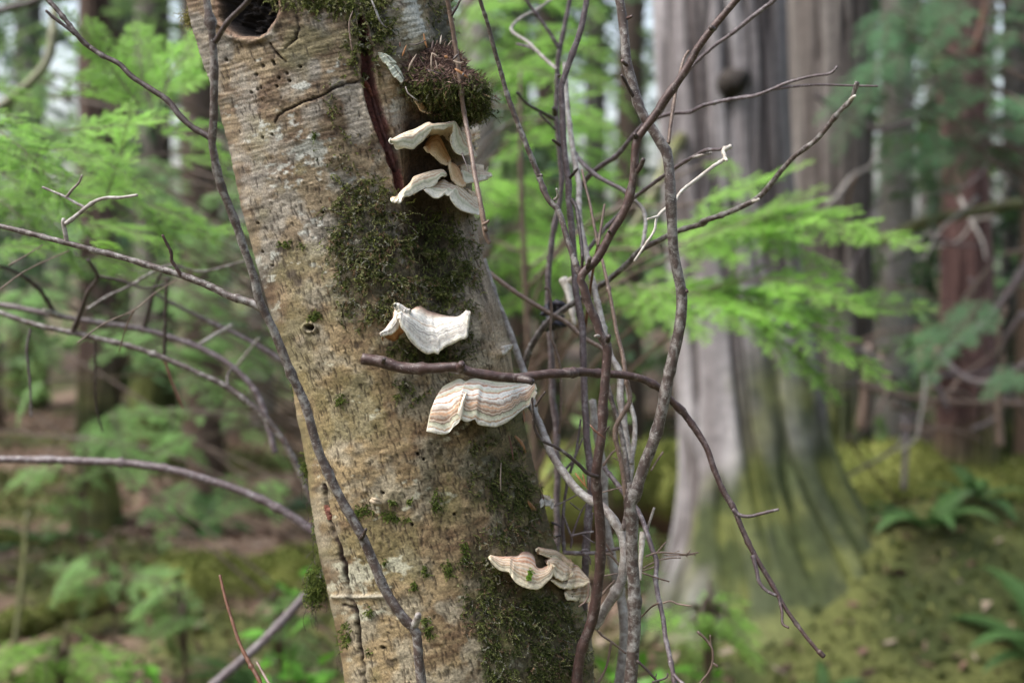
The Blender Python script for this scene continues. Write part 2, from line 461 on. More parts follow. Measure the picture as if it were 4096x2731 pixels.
no_moss = lambda x, y, V, n: np.zeros(len(x))
low_moss = lambda x, y, V, n: .9 * sstep(.9, .2, V[:, 2] + (n - .5) * 1.2)
big_tree('cedar_tree', 'brown-grey trunk half hidden behind the big fissured cedar', [(-5000, 3200, 3380), (0, 3150, 3475), (900, 3170, 3470), (1800, 3190, 3490), (2300, 3150, 3540)], 6.2, 120, 13,
         (.19, .17, .155), (.115, .098, .088), (.04, .03, .027), low_moss)
red = big_tree('redcedar_tree', 'dark reddish trunk behind dead twigs and green cedar sprays', [(-5000, 3640, 3800), (0, 3735, 3930), (600, 3760, 3945), (1200, 3760, 3975), (1800, 3740, 4000), (2200, 3700, 4060)], 5.6, 130, 23,
         (.16, .10, .09), (.105, .058, .052), (.035, .018, .018), low_moss)
big_tree('fir_tree', 'slim pale grey trunk standing behind the reddish trunk', [(-5000, 3590, 3660), (0, 3560, 3650), (1000, 3560, 3660), (2200, 3540, 3680)], 8.5, 60, 33, (.24, .24, .225), (.145, .14, .13), (.06, .055, .05), low_moss)
big_tree('fir_tree', 'grey trunk at the far side of the dead twig tangle', [(-5000, 4020, 4100), (0, 4010, 4110), (1000, 4010, 4120), (2200, 3990, 4150)], 7.4, 60, 43, (.19, .18, .17), (.105, .10, .092), (.04, .036, .033), low_moss)
big_tree('cedar_tree', 'dark brown trunk standing in the undergrowth behind the mossy log', [(-5000, 330, 430), (0, 320, 440), (1200, 318, 452), (1900, 305, 470), (2250, 270, 520)], 6.6, 70, 53, (.15, .105, .085), (.085, .055, .045), (.03, .02, .018), low_moss)
big_tree('fir_tree', 'broad dim brown-grey trunk among the far green boughs', [(-5000, 560, 660), (0, 540, 680), (1200, 530, 690), (2100, 500, 730)], 9.5, 60, 63, (.22, .20, .175), (.13, .11, .10), (.05, .04, .035), low_moss)
big_tree('fir_tree', 'thin dark trunk seen between leaning birch and bare stems', [(-5000, 2350, 2420), (0, 2340, 2420), (1200, 2335, 2425), (2100, 2320, 2450)], 8.0, 60, 73, (.26, .25, .23), (.15, .13, .12), (.05, .04, .04), low_moss)
big_tree('fir_tree', 'slim grey trunk close beside the pale edge of the big cedar', [(-5000, 2520, 2560), (0, 2490, 2560), (1200, 2485, 2565), (2100, 2470, 2590)], 9.5, 50, 83, (.24, .23, .21), (.13, .12, .11), (.05, .045, .04), low_moss)
big_tree('fir_tree', 'dim trunk at the edge of the dark wood behind the green sprays', [(-5000, 130, 200), (0, 60, 170), (1200, 40, 180), (2000, 10, 210)], 11.0, 50, 93, (.26, .25, .23), (.14, .13, .12), (.05, .045, .04), low_moss)

# ------------------------------------------------------------------ trees farther back: trunk, crown
attr_mat('far_foliage', 0.7, 6, 0.4, 0, 0.45, 0.3)
def crown(nb, per, R, z0, z1, leaf, seed, pal):
    r = np.random.default_rng(seed)
    z = r.uniform(z0, z1, nb); az = r.uniform(0, 6.283, nb); ln = R * (1.15 - (z - z0) / (z1 - z0) * .8) * r.uniform(.6, 1.1, nb)
    t = r.uniform(.12, 1, (nb, per)) ** .7
    sp = r.normal(size=(nb, per)) * .16 * ln[:, None] * (1.1 - t)
    x = t * ln[:, None]
    X = np.cos(az)[:, None] * x - np.sin(az)[:, None] * sp; Y = np.sin(az)[:, None] * x + np.cos(az)[:, None] * sp
    Z = z[:, None] - .28 * x - .10 * x * x - np.abs(sp) * .25 + r.normal(size=(nb, per)) * .02
    P = np.stack([X, Y, Z], -1).reshape(-1, 3); n = len(P)
    d = np.stack([np.cos(az)[:, None] + r.normal(size=(nb, per)) * .7, np.sin(az)[:, None] + r.normal(size=(nb, per)) * .7, -.35 + r.normal(size=(nb, per)) * .25], -1).reshape(-1, 3)
    d /= np.linalg.norm(d, axis=1)[:, None]
    e = np.cross(d, np.array([0, 0, 1.]) + r.normal(size=(n, 3)) * .35); e /= np.linalg.norm(e, axis=1)[:, None]
    L = leaf * r.uniform(.6, 1.4, n)[:, None]; W = L * .36
    V = np.stack([P - d * L, P + e * W, P + d * L, P - e * W], 1).reshape(-1, 3)
    pal = np.array(pal); tone = np.repeat(r.integers(0, len(pal), nb), per)
    c = pal[tone] * r.uniform(.7, 1.3, n)[:, None]
    return V, np.arange(4 * n).reshape(-1, 4), np.repeat(c, 4, 0)

PAL_FAR = [[.10, .17, .085], [.14, .24, .10], [.20, .32, .11], [.07, .13, .07]]  # greens lightened so the colour carries the pale distance haze
protos = []
for k, (nb, R, z0, z1) in enumerate([(70, 1.5, .7, 7.5), (60, 1.1, .3, 5.0), (80, 1.9, 1.2, 8.5)]):
    V, F, c = crown(nb, 70, R, z0, z1, .055, 100 + k, PAL_FAR)
    cm = mesh('crown', V, [F], False, col=c); cm.materials.append(MATS['far_foliage'])
    tv, tf = tube(np.array([[0, 0, -.2, .10], [.02, 0, 2, .085], [-.02, .03, 5, .05], [0, 0, z1 + .3, .01]]), 10, .12, False, k, .25)
    tm = mesh('trunk', tv, tf, True); tm.materials.append(MATS['bark_pale' if k == 1 else 'hemlock_twig'])
    protos.append((tm, cm))
spots = [(-300, 5.6, 1), (420, 8.2, 2), (820, 7.2, 0), (-50, 10, 0), (480, 12, 2), (1050, 10, 1), (1900, 6.6, 1), (2200, 9.5, 0), (2520, 7.6, 2), (2080, 12.5, 2), (2750, 11, 0),
         (3300, 9.2, 0), (3560, 7.0, 1), (3850, 8.6, 2), (4150, 6.4, 0), (3080, 12, 2), (4300, 10.5, 0), (1400, 9, 2), (1650, 12, 0), (-120, 14, 0), (3450, 13.5, 0)]
words = ['standing beyond the near fresh sprays', 'rising behind the dark brown trunk', 'between the leaning birch and the dark wood', 'in the dim wood past the arching branches', 'deep in the wood beyond the mossy log',
         'close beside the leaning birch, far back', 'seen past the debris clump on the birch', 'behind the cluster of bare stems', 'against the pale edge of the big cedar', 'far behind the bare stems',
         'hidden mostly by the big cedar', 'behind the twin cedar trunks', 'low in the gap past the twin cedars', 'behind the reddish trunk', 'beyond the dead twig tangle',
         'far back between the two cedars', 'farther off past the grey trunk', 'directly behind the leaning birch', 'farther behind the leaning birch', 'in the pale distance behind the dark brown trunk', 'in the distance behind the reddish trunk']
for i, ((x, d, k), wd) in enumerate(zip(spots, words)):
    X = (x - 2048) * K * d
    t = thing('hemlock_tree', 'green hemlock tree ' + wd, 'tree', (X, d, float(gz(X, d))), 'hemlock trees in the wood behind')
    t.rotation_euler = (0, 0, i * 2.1); s = .85 + .3 * random.random(); t.scale = (s, s, s)
    link('trunk', protos[k][0], None, t); link('crown', protos[k][1], None, t)

# the far wood all round, where single trees no longer read
vs_, fs_, cs_ = [], [], []
r_ = np.random.default_rng(77)
o = 0
for k in range(150):
    az = r_.uniform(0, 6.283); R = r_.uniform(15, 26); ad_ = math.degrees(math.atan2(math.sin(az), math.cos(az)))
    if -21 < ad_ < -16.5 or -14.5 < ad_ < -11.8 or 2 < ad_ < 4: continue
    V, F, c = crown(38, 22, r_.uniform(1.6, 2.6), r_.uniform(-.2, 1.0), r_.uniform(7, 12), .20, 300 + k, [[.11, .15, .10], [.15, .20, .12], [.20, .26, .14]])  # haze put into the palette: paler foliage tones
    V = V + np.array([R * math.sin(az), R * math.cos(az), 0])
    vs_.append(V); fs_.append(F + o); cs_.append(c); o += len(V)
    tv, tf = tube(np.array([[R * math.sin(az), R * math.cos(az), -.5, .16], [R * math.sin(az) + .1, R * math.cos(az), 6, .11], [R * math.sin(az), R * math.cos(az), 12, .03]]), 7, .1, False, k, .6)
    q = tf[0]; vs_.append(tv); fs_.append(q + o); cs_.append(np.tile([.27, .25, .23], (len(tv), 1))); o += len(tv)
tag(wobj('far_wood', np.vstack(vs_), [np.vstack(fs_)], MATS['far_foliage'], None, False, col=np.vstack(cs_)), 'dim grey-green wood of far trunks and foliage closing the view', 'forest', kind='stuff')

# ------------------------------------------------------------------ fallen logs
def log(label, P0, P1, r, seed, mossy=.6):
    P0, P1 = np.array(P0), np.array(P1)
    t = np.linspace(0, 1, 6)[:, None]
    rr = np.random.default_rng(seed)
    C = P0 + (P1 - P0) * t + np.concatenate([rr.normal(size=(6, 2)) * .03, rr.normal(size=(6, 1)) * .02], 1)
    V, F = tube(np.hstack([C, (r * (1 - .15 * t))]), 36, .04, False, seed, .03)
    V = V + (fbm(V[:, 0] * 4.5, V[:, 1] * 4.5, V[:, 2] * 4.5, 4, seed + 2) - .5)[:, None] * r * .55 * np.array([.1, .6, 1.0])
    n = fbm(V[:, 0] * 5, V[:, 1] * 5, V[:, 2] * 5, 4, seed); ax = C.mean(0)
    topm = sstep(-.3, .5, (V[:, 2] - np.interp(V[:, 0], np.sort(C[:, 0]), C[np.argsort(C[:, 0]), 2])) / r + (n - .5) * 2 + mossy - .5)
    c = np.array([.10, .07, .05]) * (1 - topm[:, None]) + (np.array([.10, .125, .026]) + np.array([.09, .08, .025]) * sstep(.4, .6, n)[:, None]) * topm[:, None]
    o = thing('fallen_log', label, 'log', (C[0, 0], C[0, 1], V[:, 2].min()))
    wobj('log_wood', V, F, MATS['cedar_bark'], o, True, col=c)
    # moss fuzz over the top
    q = np.random.default_rng(seed + 1); n_ = 9000
    k = q.integers(0, len(V), n_ * 2); k = k[topm[k] > q.random(len(k)) * .9 + .05][:n_]; n_ = len(k)
    Pp = V[k] + q.normal(size=(n_, 3)) * .008 + np.array([0, 0, .006])
    d = q.normal(size=(n_, 3)) + [0, 0, .5]; d /= np.linalg.norm(d, axis=1)[:, None]
    e = np.cross(d, q.normal(size=(n_, 3))); e /= np.linalg.norm(e, axis=1)[:, None]
    L = q.uniform(.010, .026, n_)[:, None]
    MV = np.stack([Pp - e * L * .3, Pp + e * L * .3, Pp + d * L], 1).reshape(-1, 3)
    pal = np.array([[.12, .145, .03], [.20, .225, .06], [.085, .11, .02], [.25, .26, .09]])
    mo = wobj('moss', MV, [np.arange(3 * n_).reshape(-1, 3)], MATS['moss'], o, False, col=np.repeat(pal[q.integers(0, 4, n_)], 3, 0)); mo['kind'] = 'stuff'
    return o
log('thick moss-covered log lying behind the ferns and cedar roots', toW(3330, 2010, 5.7), toW(4350, 2010, 5.5), .21, 5, .8)
log('dark half-rotten log with a mossy top low in the undergrowth', toW(640, 2360, 5.3), toW(1500, 2380, 5.2), .13, 6, .35)
log('mossy log lying behind bare stems beside the cedar base', toW(2180, 1980, 5.4), toW(2760, 1940, 5.6), .19, 7, .9)
log('thin yellow-mossed pole lying aslant over the undergrowth', toW(60, 2560, 4.6), toW(420, 2415, 4.9), .035, 8, 1.2)
log('mossy fallen pole in front of the dark brown trunk', toW(-150, 2230, 6.0), toW(520, 2300, 6.0), .07, 9, .8)
# ================================================================== THE LEANING BIRCH
DC = 1.25
EL = np.array([(-4000, -100), (-300, 690), (0, 748), (179, 789), (381, 868), (476, 884), (684, 938), (928, 1003), (1127, 1061), (1306, 1100), (1425, 1150), (1693, 1192), (1798, 1219),
               (1947, 1249), (2244, 1302), (2363, 1326), (2482, 1356), (2731, 1386), (3400, 1440), (7200, 1450)], float)
ER = np.array([(-4000, 880), (-300, 1740), (0, 1800), (300, 1856), (500, 1882), (700, 1888), (860, 1906), (1068, 1948), (1336, 2031), (1455, 2052), (1733, 2108), (1798, 2124), (1947, 2160),
               (2155, 2210), (2300, 2255), (2420, 2330), (2482, 2362), (2631, 2366), (2731, 2362), (3400, 2440), (7200, 2560)], float)
def smooth_edge(E):
    y = np.unique(np.concatenate([np.linspace(-4000, -400, 40), np.arange(-400, 3400, 20), np.linspace(3400, 7200, 40)]))
    x = np.interp(y, E[:, 0], E[:, 1])
    for _ in range(3): x = np.convolve(np.pad(x, 4, mode='reflect', reflect_type='odd'), np.ones(9) / 9, 'valid')
    return np.stack([y, x], 1)
EL, ER = smooth_edge(EL), smooth_edge(ER)
edge = lambda E, y: np.interp(y, E[:, 0], E[:, 1])
LEAN = 0.236
KNOT = (992, 22, 124, 132)
CRACK = px('A', [(672, 830), (690, 780), (740, 742), (860, 690), (1000, 642), (1100, 582), (1240, 548)])
FISS = px('A', [(1245, 120), (1270, 220), (1280, 350), (1292, 480), (1312, 620), (1370, 800), (1420, 950), (1470, 1080), (1512, 1230), (1530, 1300)])
GROOVE = np.array([(1690, 360), (1700, 560), (1725, 800), (1752, 1000), (1760, 1420), (1800, 1600)], float)
RIB = np.array([(1570, -80), (1610, 20), (1680, 170)], float)
RIB2 = np.array([(1560, 330), (1610, 520), (1640, 640)], float)
LCRACK = px('C', [(345, 240), (360, 360), (390, 480), (440, 620), (475, 760), (490, 900), (540, 1080), (565, 1300), (600, 1560), (640, 1760)])
LCRACK2 = px('C', [(470, 1040), (520, 1060), (550, 1130), (560, 1250)])
WRIDGE = px('C', [(415, 985), (560, 988), (740, 985)])
FLAP = px('A', [(640, 290), (665, 340), (700, 380), (745, 415)])
FLAP2 = px('A', [(825, 120), (835, 190), (820, 260), (740, 330)])
BRANCH_SCAR = px('B', [(1840, 1010), (1900, 985)])
HOLES = [(*p, 6) for p in px('A', [(340, 405), (585, 440), (655, 415), (665, 432), (540, 500), (755, 495), (700, 525), (770, 545), (685, 580), (545, 600), (570, 590), (500, 620), (845, 450), (585, 925), (655, 905), (980, 1422), (560, 1500)])]
HOLES += [(*p, 5) for p in px('B', [(642, 82), (320, 440), (260, 350), (500, 1130)])] + [(*p, 6) for p in px('C', [(1210, 435), (715, 1330), (1000, 65), (960, 30), (725, 290), (920, 505)])]
SMALLHOLE = tuple(px('B', [(578, 858)])[0])
q = np.random.default_rng(42)
DASH = []
for k in range(2300):
    yy = q.uniform(-40, 2760); f = q.uniform(.03, .97)
    if yy < 800 and q.random() < .72: continue
    xx = edge(EL, yy) + f * (edge(ER, yy) - edge(EL, yy))
    DASH.append((xx, yy, q.uniform(6, 24), q.uniform(2.4, 4.2), q.normal() * .13 + LEAN))
WARTS = [(edge(EL, yy) + f * (edge(ER, yy) - edge(EL, yy)), yy, q.uniform(3, 7)) for yy, f in zip(q.uniform(300, 2731, 260), q.uniform(.05, .95, 260))]
# moss cover on the bark: (cx, cy, rx, ry, tilt, strength)
MOSSY = [(1270, 10, 150, 38, 0, 1), (1500, 60, 62, 130, .15, 1), (1450, 200, 60, 110, .2, .55), (1440, 280, 50, 60, 0, .5), (1320, 420, 26, 70, 0, .45),
         (1395, 640, 60, 120, .1, .40), (1480, 1010, 150, 290, .12, .9), (1400, 870, 80, 170, 0, .75), (1560, 1150, 160, 120, 0, .9), (1760, 1060, 110, 190, .12, 1), (1660, 1240, 90, 60, 0, .5),
         (1720, 1400, 140, 70, 0, .9), (1600, 1420, 60, 70, 0, .5), (1640, 1560, 70, 70, 0, .55), (2000, 1900, 110, 140, .1, .75), (2090, 2000, 60, 110, 0, .7), (1950, 1800, 120, 60, 0, .5),
         (1910, 2250, 60, 90, 0, .9), (2060, 2140, 130, 60, 0, .7), (1960, 2420, 110, 110, 0, .9), (2140, 2480, 170, 130, 0, 1), (2150, 2650, 150, 120, 0, .9), (2270, 2560, 90, 130, 0, .8),
         (1980, 2620, 60, 120, .1, .6), (1780, 200, 70, 240, .1, 1), (1890, 960, 20, 120, .1, .7)]
SPRIG = [(1257, 1262, 30, 16), (1364, 1600, 17, 20), (1458, 2040, 34, 18), (1560, 2060, 28, 20), (1615, 2075, 20, 9), (1570, 2005, 15, 10), (1640, 2000, 16, 9), (1420, 2055, 22, 18),
         (1655, 2340, 14, 24), (1790, 2270, 18, 26), (1540, 2245, 14, 8), (1480, 2440, 12, 18), (1700, 2275, 10, 20), (1480, 2600, 8, 10), (1745, 2000, 14, 40), (1720, 2520, 18, 20), (1385, 2540, 18, 46),
         (1700, 2480, 20, 14), (1860, 2210, 12, 46), (1210, 985, 20, 12), (1135, 975, 26, 9), (1260, 540, 8, 14)]

def mossmask(x, y):
    m = np.zeros(np.shape(x))
    for cx, cy, rx, ry, a, s in MOSSY:
        u = (x - cx) - (y - cy) * a; v = (y - cy) + (x - cx) * 0
        m = np.maximum(m, s * np.exp(-((u / rx) ** 2 + (v / ry) ** 2) ** 1.5))
    return m

def warp(x, y): return x + 7 * (vnoise(x / 20, y / 20, 0, 14) - .5)
def disp(x, y):
    """relief of the bark (metres, outwards), read at photo pixel x, y"""
    h = 0.0045 * (fbm(x / 330, y / 420, 0, 3, 2) - .5) * 2
    yl = y + LEAN * (x - 1400)
    h = h + 0.0006 * (fbm(x / 60, yl / 30, 0, 3, 6) - .5) * 2
    h = h + .0005 * (vnoise(x / 60, yl / 7.0, 0, 9) - .5) * 2 * sstep(1300, 300, y)
    kx, ky, krx, kry = KNOT
    e = np.sqrt(((x - kx) / krx) ** 2 + ((y - ky) / kry) ** 2) + .16 * (fbm(x / 38, y / 38, 0, 3, 3) - .5)
    h = h + .0024 * np.exp(-((e - 1.12) / .10) ** 2) * (.4 + 1.2 * vnoise(x / 20, y / 20, 0, 13)) - .020 * sstep(1.0, .78, e) + .022 * (fbm(x / 26 + y / 40, y / 14, 0, 4, 12) - .5) * sstep(.98, .7, e)
    d, t = segdist(x + 5 * (vnoise(x / 18, y / 18, 0, 4) - .5), y + 6 * (vnoise(x / 16, y / 16, 0, 5) - .5), CRACK)
    h = h - .0028 * np.exp(-(d / (1.4 + 2.2 * np.sin(np.pi * np.clip(t * .85 + .1, 0, 1)))) ** 2)
    for L, wd, dp in ((LCRACK, 7, .0045), (LCRACK2, 6, .003), (FLAP, 4, .003), (FLAP2, 4, .002)):
        d, t = segdist(warp(x, y), y, L); h = h - dp * np.exp(-(d / wd) ** 2) * (.5 + vnoise(t * 9, 0, 0, 3))
    d, t = segdist(x + 14 * (vnoise(x / 50, y / 50, 0, 24) - .5), y, FISS); wd = 9 + 15 * np.sin(np.pi * np.clip(t, 0, 1)) ** .7
    h = h - .012 * sstep(1.25, .7, d / wd) + .002 * np.exp(-((d / wd - 1.5) / .35) ** 2)
    d, t = segdist(x, y, GROOVE); h = h - .017 * np.exp(-(d / 95) ** 2) * np.sin(np.pi * np.clip(.08 + t * .92, 0, 1)) ** .6
    d, t = segdist(x, y, RIB); h = h + .010 * np.exp(-(d / 48) ** 2)
    d, t = segdist(x, y, RIB2); h = h + .003 * np.exp(-(d / 40) ** 2)
    d, t = segdist(x, y, WRIDGE); h = h + .0022 * np.exp(-(d / 9) ** 2)
    d = np.hypot(x - SMALLHOLE[0], (y - SMALLHOLE[1]) * 1.3); h = h - .009 * sstep(17, 10, d) + .0025 * np.exp(-((d - 24) / 7) ** 2)
    d, t = segdist(x, y, np.array([(1990, 1415), (2045, 1378)])); h = h + .004 * np.exp(-(d / 16) ** 2)
    # weathered vertical grain on the bare strip of the shaded flank
    gr = sstep(-110, -40, x - edge(ER, y)) * sstep(820, 950, y) * sstep(1560, 1420, y)
    h = h + gr * .0025 * (vnoise((x - y * .27) / 9, y / 160, 0, 18) - .5)
    h = h - .0016 * mossmask(x, y) * fbm(x / 12, y / 12, 0, 2, 44)
    return h

def bark_spots(x, y):
    """dark dashes, bored holes and warts: returns (dark, raise) sampled per vertex with a coarse bucket search"""
    dk = np.zeros(len(x)); up = np.zeros(len(x))
    order = np.argsort(y); ysr = y[order]
    def near(cy, r):
        return order[np.searchsorted(ysr, cy - r):np.searchsorted(ysr, cy + r)]
    for cx, cy, L, wd, a in DASH:
        k = near(cy, L + 3); u = (x[k] - cx) - a * (y[k] - cy); v = (y[k] - cy) / L
        m = np.abs(v) < 1; kk = k[m]
        dk[kk] = np.maximum(dk[kk], np.exp(-(u[m] / (wd * (1.05 - v[m] ** 2))) ** 2) * .85)
    for cx, cy, r in HOLES:
        k = near(cy, r * 2); dd = np.hypot(x[k] - cx, y[k] - cy)
        dk[k] = np.maximum(dk[k], sstep(r * 1.25, r * .7, dd)); up[k] -= .004 * sstep(r * 1.2, r * .6, dd)
    for cx, cy, r in WARTS:
        k = near(cy, r * 3); dd = np.hypot((x[k] - cx) * .8, y[k] - cy)
        up[k] += .0013 * np.exp(-(dd / r) ** 2)
    return dk, up - .0009 * dk

def front(x, y, extra=0.0):
    """depth of the trunk's front surface under photo pixel x, y"""
    x = np.asarray(x, float); y = np.asarray(y, float)
    d = np.full(np.broadcast(x, y).shape, DC - .1)
    for _ in range(5):
        yr = 1365.5 + (y - 1365.5) * d / DC
        l, r_ = edge(EL, yr), edge(ER, yr)
        xc = ((l + r_) / 2 - 2048) * K * DC; R = (r_ - l) / 2 * K * DC
        s = np.clip(((x - 2048) * K * d - xc) / R, -1, 1)
        d = DC - np.sqrt(1 - s * s) * (R + disp(x, y))
    return d - extra

def on_trunk(x, y, lift=0.0):
    d = front(x, y)
    P = toW(x, y, d)
    yr = 1365.5 + (np.asarray(y, float) - 1365.5) * d / DC
    l, r_ = edge(EL, yr), edge(ER, yr)
    xc = ((l + r_) / 2 - 2048) * K * DC; R = (r_ - l) / 2 * K * DC
    s = np.clip(((np.asarray(x, float) - 2048) * K * d - xc) / R, -1, 1)
    n = s[..., None] * RIGHT - np.sqrt(1 - s * s)[..., None] * FWD
    return P + n * lift, n

ys = np.unique(np.concatenate([np.linspace(-4000, -120, 30), np.arange(-120, 2960, 4.3), np.linspace(2960, 6950, 40)]))
ph = np.unique(np.concatenate([np.linspace(-np.pi, -1.75, 28, endpoint=False), np.linspace(-1.75, 1.75, 430), np.linspace(1.75, np.pi, 28, endpoint=False)[1:]]))
yr = ys[:, None]; l, r_ = edge(EL, yr), edge(ER, yr)
Rr = (r_ - l) / 2 * K * DC; Xc = ((l + r_) / 2 - 2048) * K * DC
sn, cs = np.sin(ph)[None], np.cos(ph)[None]
d0 = DC - cs * Rr; X0 = Xc + sn * Rr; Y0 = -(yr - 1365.5) * K * DC + 0 * d0
x_ = 2048 + X0 / (K * d0); y_ = 1365.5 - Y0 / (K * d0)
frontness = sstep(-.45, -.05, cs) * np.ones_like(x_)
shp = x_.shape; xf, yf, ff = x_.ravel(), y_.ravel(), frontness.ravel()
h = disp(xf, yf) * ff
dk, up = bark_spots(xf, yf); h = h + up * ff; dk = dk * ff
hh = h.reshape(shp)
Xw = X0 + sn * hh; dw = d0 - cs * hh
TV = CAMP + Xw[..., None] * RIGHT + Y0[..., None] * UP + dw[..., None] * FWD
n_, m_ = shp
i = np.arange(n_ - 1)[:, None] * m_; j = np.arange(m_)[None]; j2 = (j + 1) % m_
TF = np.stack([i + j, i + m_ + j, i + m_ + j2, i + j2], -1).reshape(-1, 4)

def bark_paint(x, y):
    """base colour of the bark: tan wood, grey bloom, pale crustose lichen, algae, stains"""
    yl = y + LEAN * (x - 1400)
    n1 = fbm(x / 260, yl / 150, 0, 4, 51); n2 = fbm(x / 60, yl / 22, 0, 4, 52); n3 = fbm(x / 17, yl / 8, 0, 3, 53); n4 = fbm(x / 90, y / 90, 0, 4, 54)
    st = vnoise(x / 85, yl / 5.5, 0, 55)
    tan = np.array([.285, .215, .130]); brown = np.array([.125, .080, .048]); grey = np.array([.315, .280, .225]); oliv = np.array([.19, .165, .080])
    c = brown + (tan - brown) * sstep(.30, .62, n1 * .55 + n2 * .45)[:, None]
    c = c + (grey - c) * (sstep(.46, .68, n4) * .75)[:, None]
    c = c * (1 - .45 * sstep(.56, .74, fbm(x / 75, yl / 48, 0, 4, 57)))[:, None]
    c = c + (oliv - c) * (sstep(.55, .72, fbm(x / 150, y / 170, 0, 3, 58)) * .55)[:, None]
    c = c * (.55 + .90 * n3)[:, None]
    c = c * (1 - .30 * sstep(.55, .85, st) * (.35 + .65 * sstep(900, 250, y)))[:, None]
    # crustose lichen: blue-grey patches in places of their own
    li = np.zeros(len(x))
    for cx, cy, rx, ry, s in [(1240, 600, 90, 90, .9), (1210, 345, 40, 20, .9), (1130, 700, 120, 120, .5), (1440, 2300, 110, 75, 1), (1590, 2260, 60, 40, .9), (1450, 2450, 80, 40, .8), (1330, 2380, 40, 120, .7),
                              (1600, 460, 50, 130, .9), (1640, 70, 60, 120, 1), (1230, 900, 80, 90, .5), (1950, 1860, 60, 90, .6), (2000, 1180, 40, 160, .7), (2010, 1390, 60, 70, .7), (1500, 1660, 80, 50, .4), (1040, 520, 70, 60, .5), (1430, 1980, 80, 60, .3)]:
        li = np.maximum(li, s * np.exp(-(((x - cx) / rx) ** 2 + ((y - cy) / ry) ** 2)))
    li = np.maximum(li, .35 * sstep(.6, .7, fbm(x / 130, yl / 80, 0, 3, 61)))
    lm = sstep(.42, .62, li * .75 + (fbm(x / 26, yl / 15, 0, 4, 62) - .5) * 1.0 + .10 * (li > .3))
    c = c + (np.array([.48, .475, .405]) - c) * (lm * .70)[:, None]
    return c, n2

c, n2 = bark_paint(xf, yf)
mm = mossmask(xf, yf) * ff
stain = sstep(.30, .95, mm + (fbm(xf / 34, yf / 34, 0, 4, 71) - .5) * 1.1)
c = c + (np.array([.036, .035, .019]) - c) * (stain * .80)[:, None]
# blackish algae film over the shaded right flank, patchy, with a green cast in places
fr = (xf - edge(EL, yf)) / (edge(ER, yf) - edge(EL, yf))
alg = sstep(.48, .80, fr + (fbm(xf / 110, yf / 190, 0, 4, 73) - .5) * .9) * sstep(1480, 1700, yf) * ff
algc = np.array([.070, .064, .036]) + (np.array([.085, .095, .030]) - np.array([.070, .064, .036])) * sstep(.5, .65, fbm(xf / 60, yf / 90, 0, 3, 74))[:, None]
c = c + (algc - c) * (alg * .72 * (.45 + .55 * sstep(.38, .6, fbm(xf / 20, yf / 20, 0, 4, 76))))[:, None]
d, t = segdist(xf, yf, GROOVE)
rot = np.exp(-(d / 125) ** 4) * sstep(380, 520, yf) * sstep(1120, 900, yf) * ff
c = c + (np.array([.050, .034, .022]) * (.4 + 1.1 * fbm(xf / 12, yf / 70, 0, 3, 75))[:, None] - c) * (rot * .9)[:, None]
gr = sstep(-120, -40, xf - edge(ER, yf)) * sstep(820, 950, yf) * sstep(1560, 1420, yf) * ff
c = c + (np.array([.36, .285, .215]) * (.55 + .8 * vnoise((xf - yf * .27) / 7, yf / 90, 0, 18))[:, None] - c) * (gr * .8)[:, None]
kx, ky, krx, kry = KNOT
e = np.sqrt(((xf - kx) / krx) ** 2 + ((yf - ky) / kry) ** 2) + .16 * (fbm(xf / 38, yf / 38, 0, 3, 3) - .5)
kin = sstep(1.04, .92, e) * ff
c = c + (np.array([.020, .015, .013]) * (.3 + 1.2 * fbm(xf / 12, yf / 12, 0, 3, 81))[:, None] - c) * kin[:, None]
krim = np.exp(-((e - 1.02) / .06) ** 2) * ff
c = c + (np.array([.22, .13, .085]) - c) * (krim * .7)[:, None]
d, t = segdist(xf, yf, FISS); wd = 9 + 15 * np.sin(np.pi * np.clip(t, 0, 1)) ** .7
fi = sstep(1.35, .85, d / wd) * ff
c = c + (np.array([.105, .040, .032]) * (.45 + 1.1 * fbm(xf / 14, yf / 55, 0, 3, 85))[:, None] - c) * fi[:, None]
for L, wd in ((CRACK, 6), (LCRACK, 10), (LCRACK2, 7), (FLAP, 5), (FLAP2, 4.5)):
    d, t = segdist(xf + 5 * (vnoise(xf / 18, yf / 18, 0, 4) - .5), yf + 6 * (vnoise(xf / 16, yf / 16, 0, 5) - .5), L) if L is CRACK else segdist(warp(xf, yf), yf, L)
    f = sstep(wd * 1.15, wd * .45, d * (1.25 - .5 * vnoise(xf / 9, yf / 9, 0, 33))) * ff * (.35 + .65 * sstep(.25, .6, vnoise(t * 14, 1, 0, 6)) if L is not CRACK else np.sin(np.pi * np.clip(t * .9 + .06, 0, 1)) ** .4)
    c = c + (np.array([.022, .012, .009]) - c) * f[:, None]
d, t = segdist(xf, yf, WRIDGE); f = np.exp(-(d / 9) ** 2) * ff
c = c + (np.array([.46, .43, .38]) - c) * (f * .75)[:, None]
d = np.hypot(xf - SMALLHOLE[0], (yf - SMALLHOLE[1]) * 1.3); c = c + (np.array([.02, .014, .01]) - c) * (sstep(18, 11, d) * ff)[:, None]
for cx, cy, rr in [px('C', [(765, 1430)])[0].tolist() + [20], px('C', [(950, 30)])[0].tolist() + [8], (1060, 1130, 14), (1170, 1100, 24), (1195, 1130, 20), (1120, 1000, 14), (1330, 1000, 10)]:
    d = np.hypot(xf - cx, yf - cy) + 8 * (vnoise(xf / 9, yf / 9, 0, 7) - .5); c = c + (np.array([.06, .045, .035]) - c) * (sstep(rr * 1.3, rr * .5, d) * ff * .75)[:, None]
c = c + (np.array([.040, .028, .020]) - c) * (dk * .95)[:, None]
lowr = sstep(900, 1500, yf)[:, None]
c = np.clip(c * (np.array([.98, 1.02, 1.08]) * (1 - lowr) + np.array([.96, .95, .84]) * lowr), .004, 1)
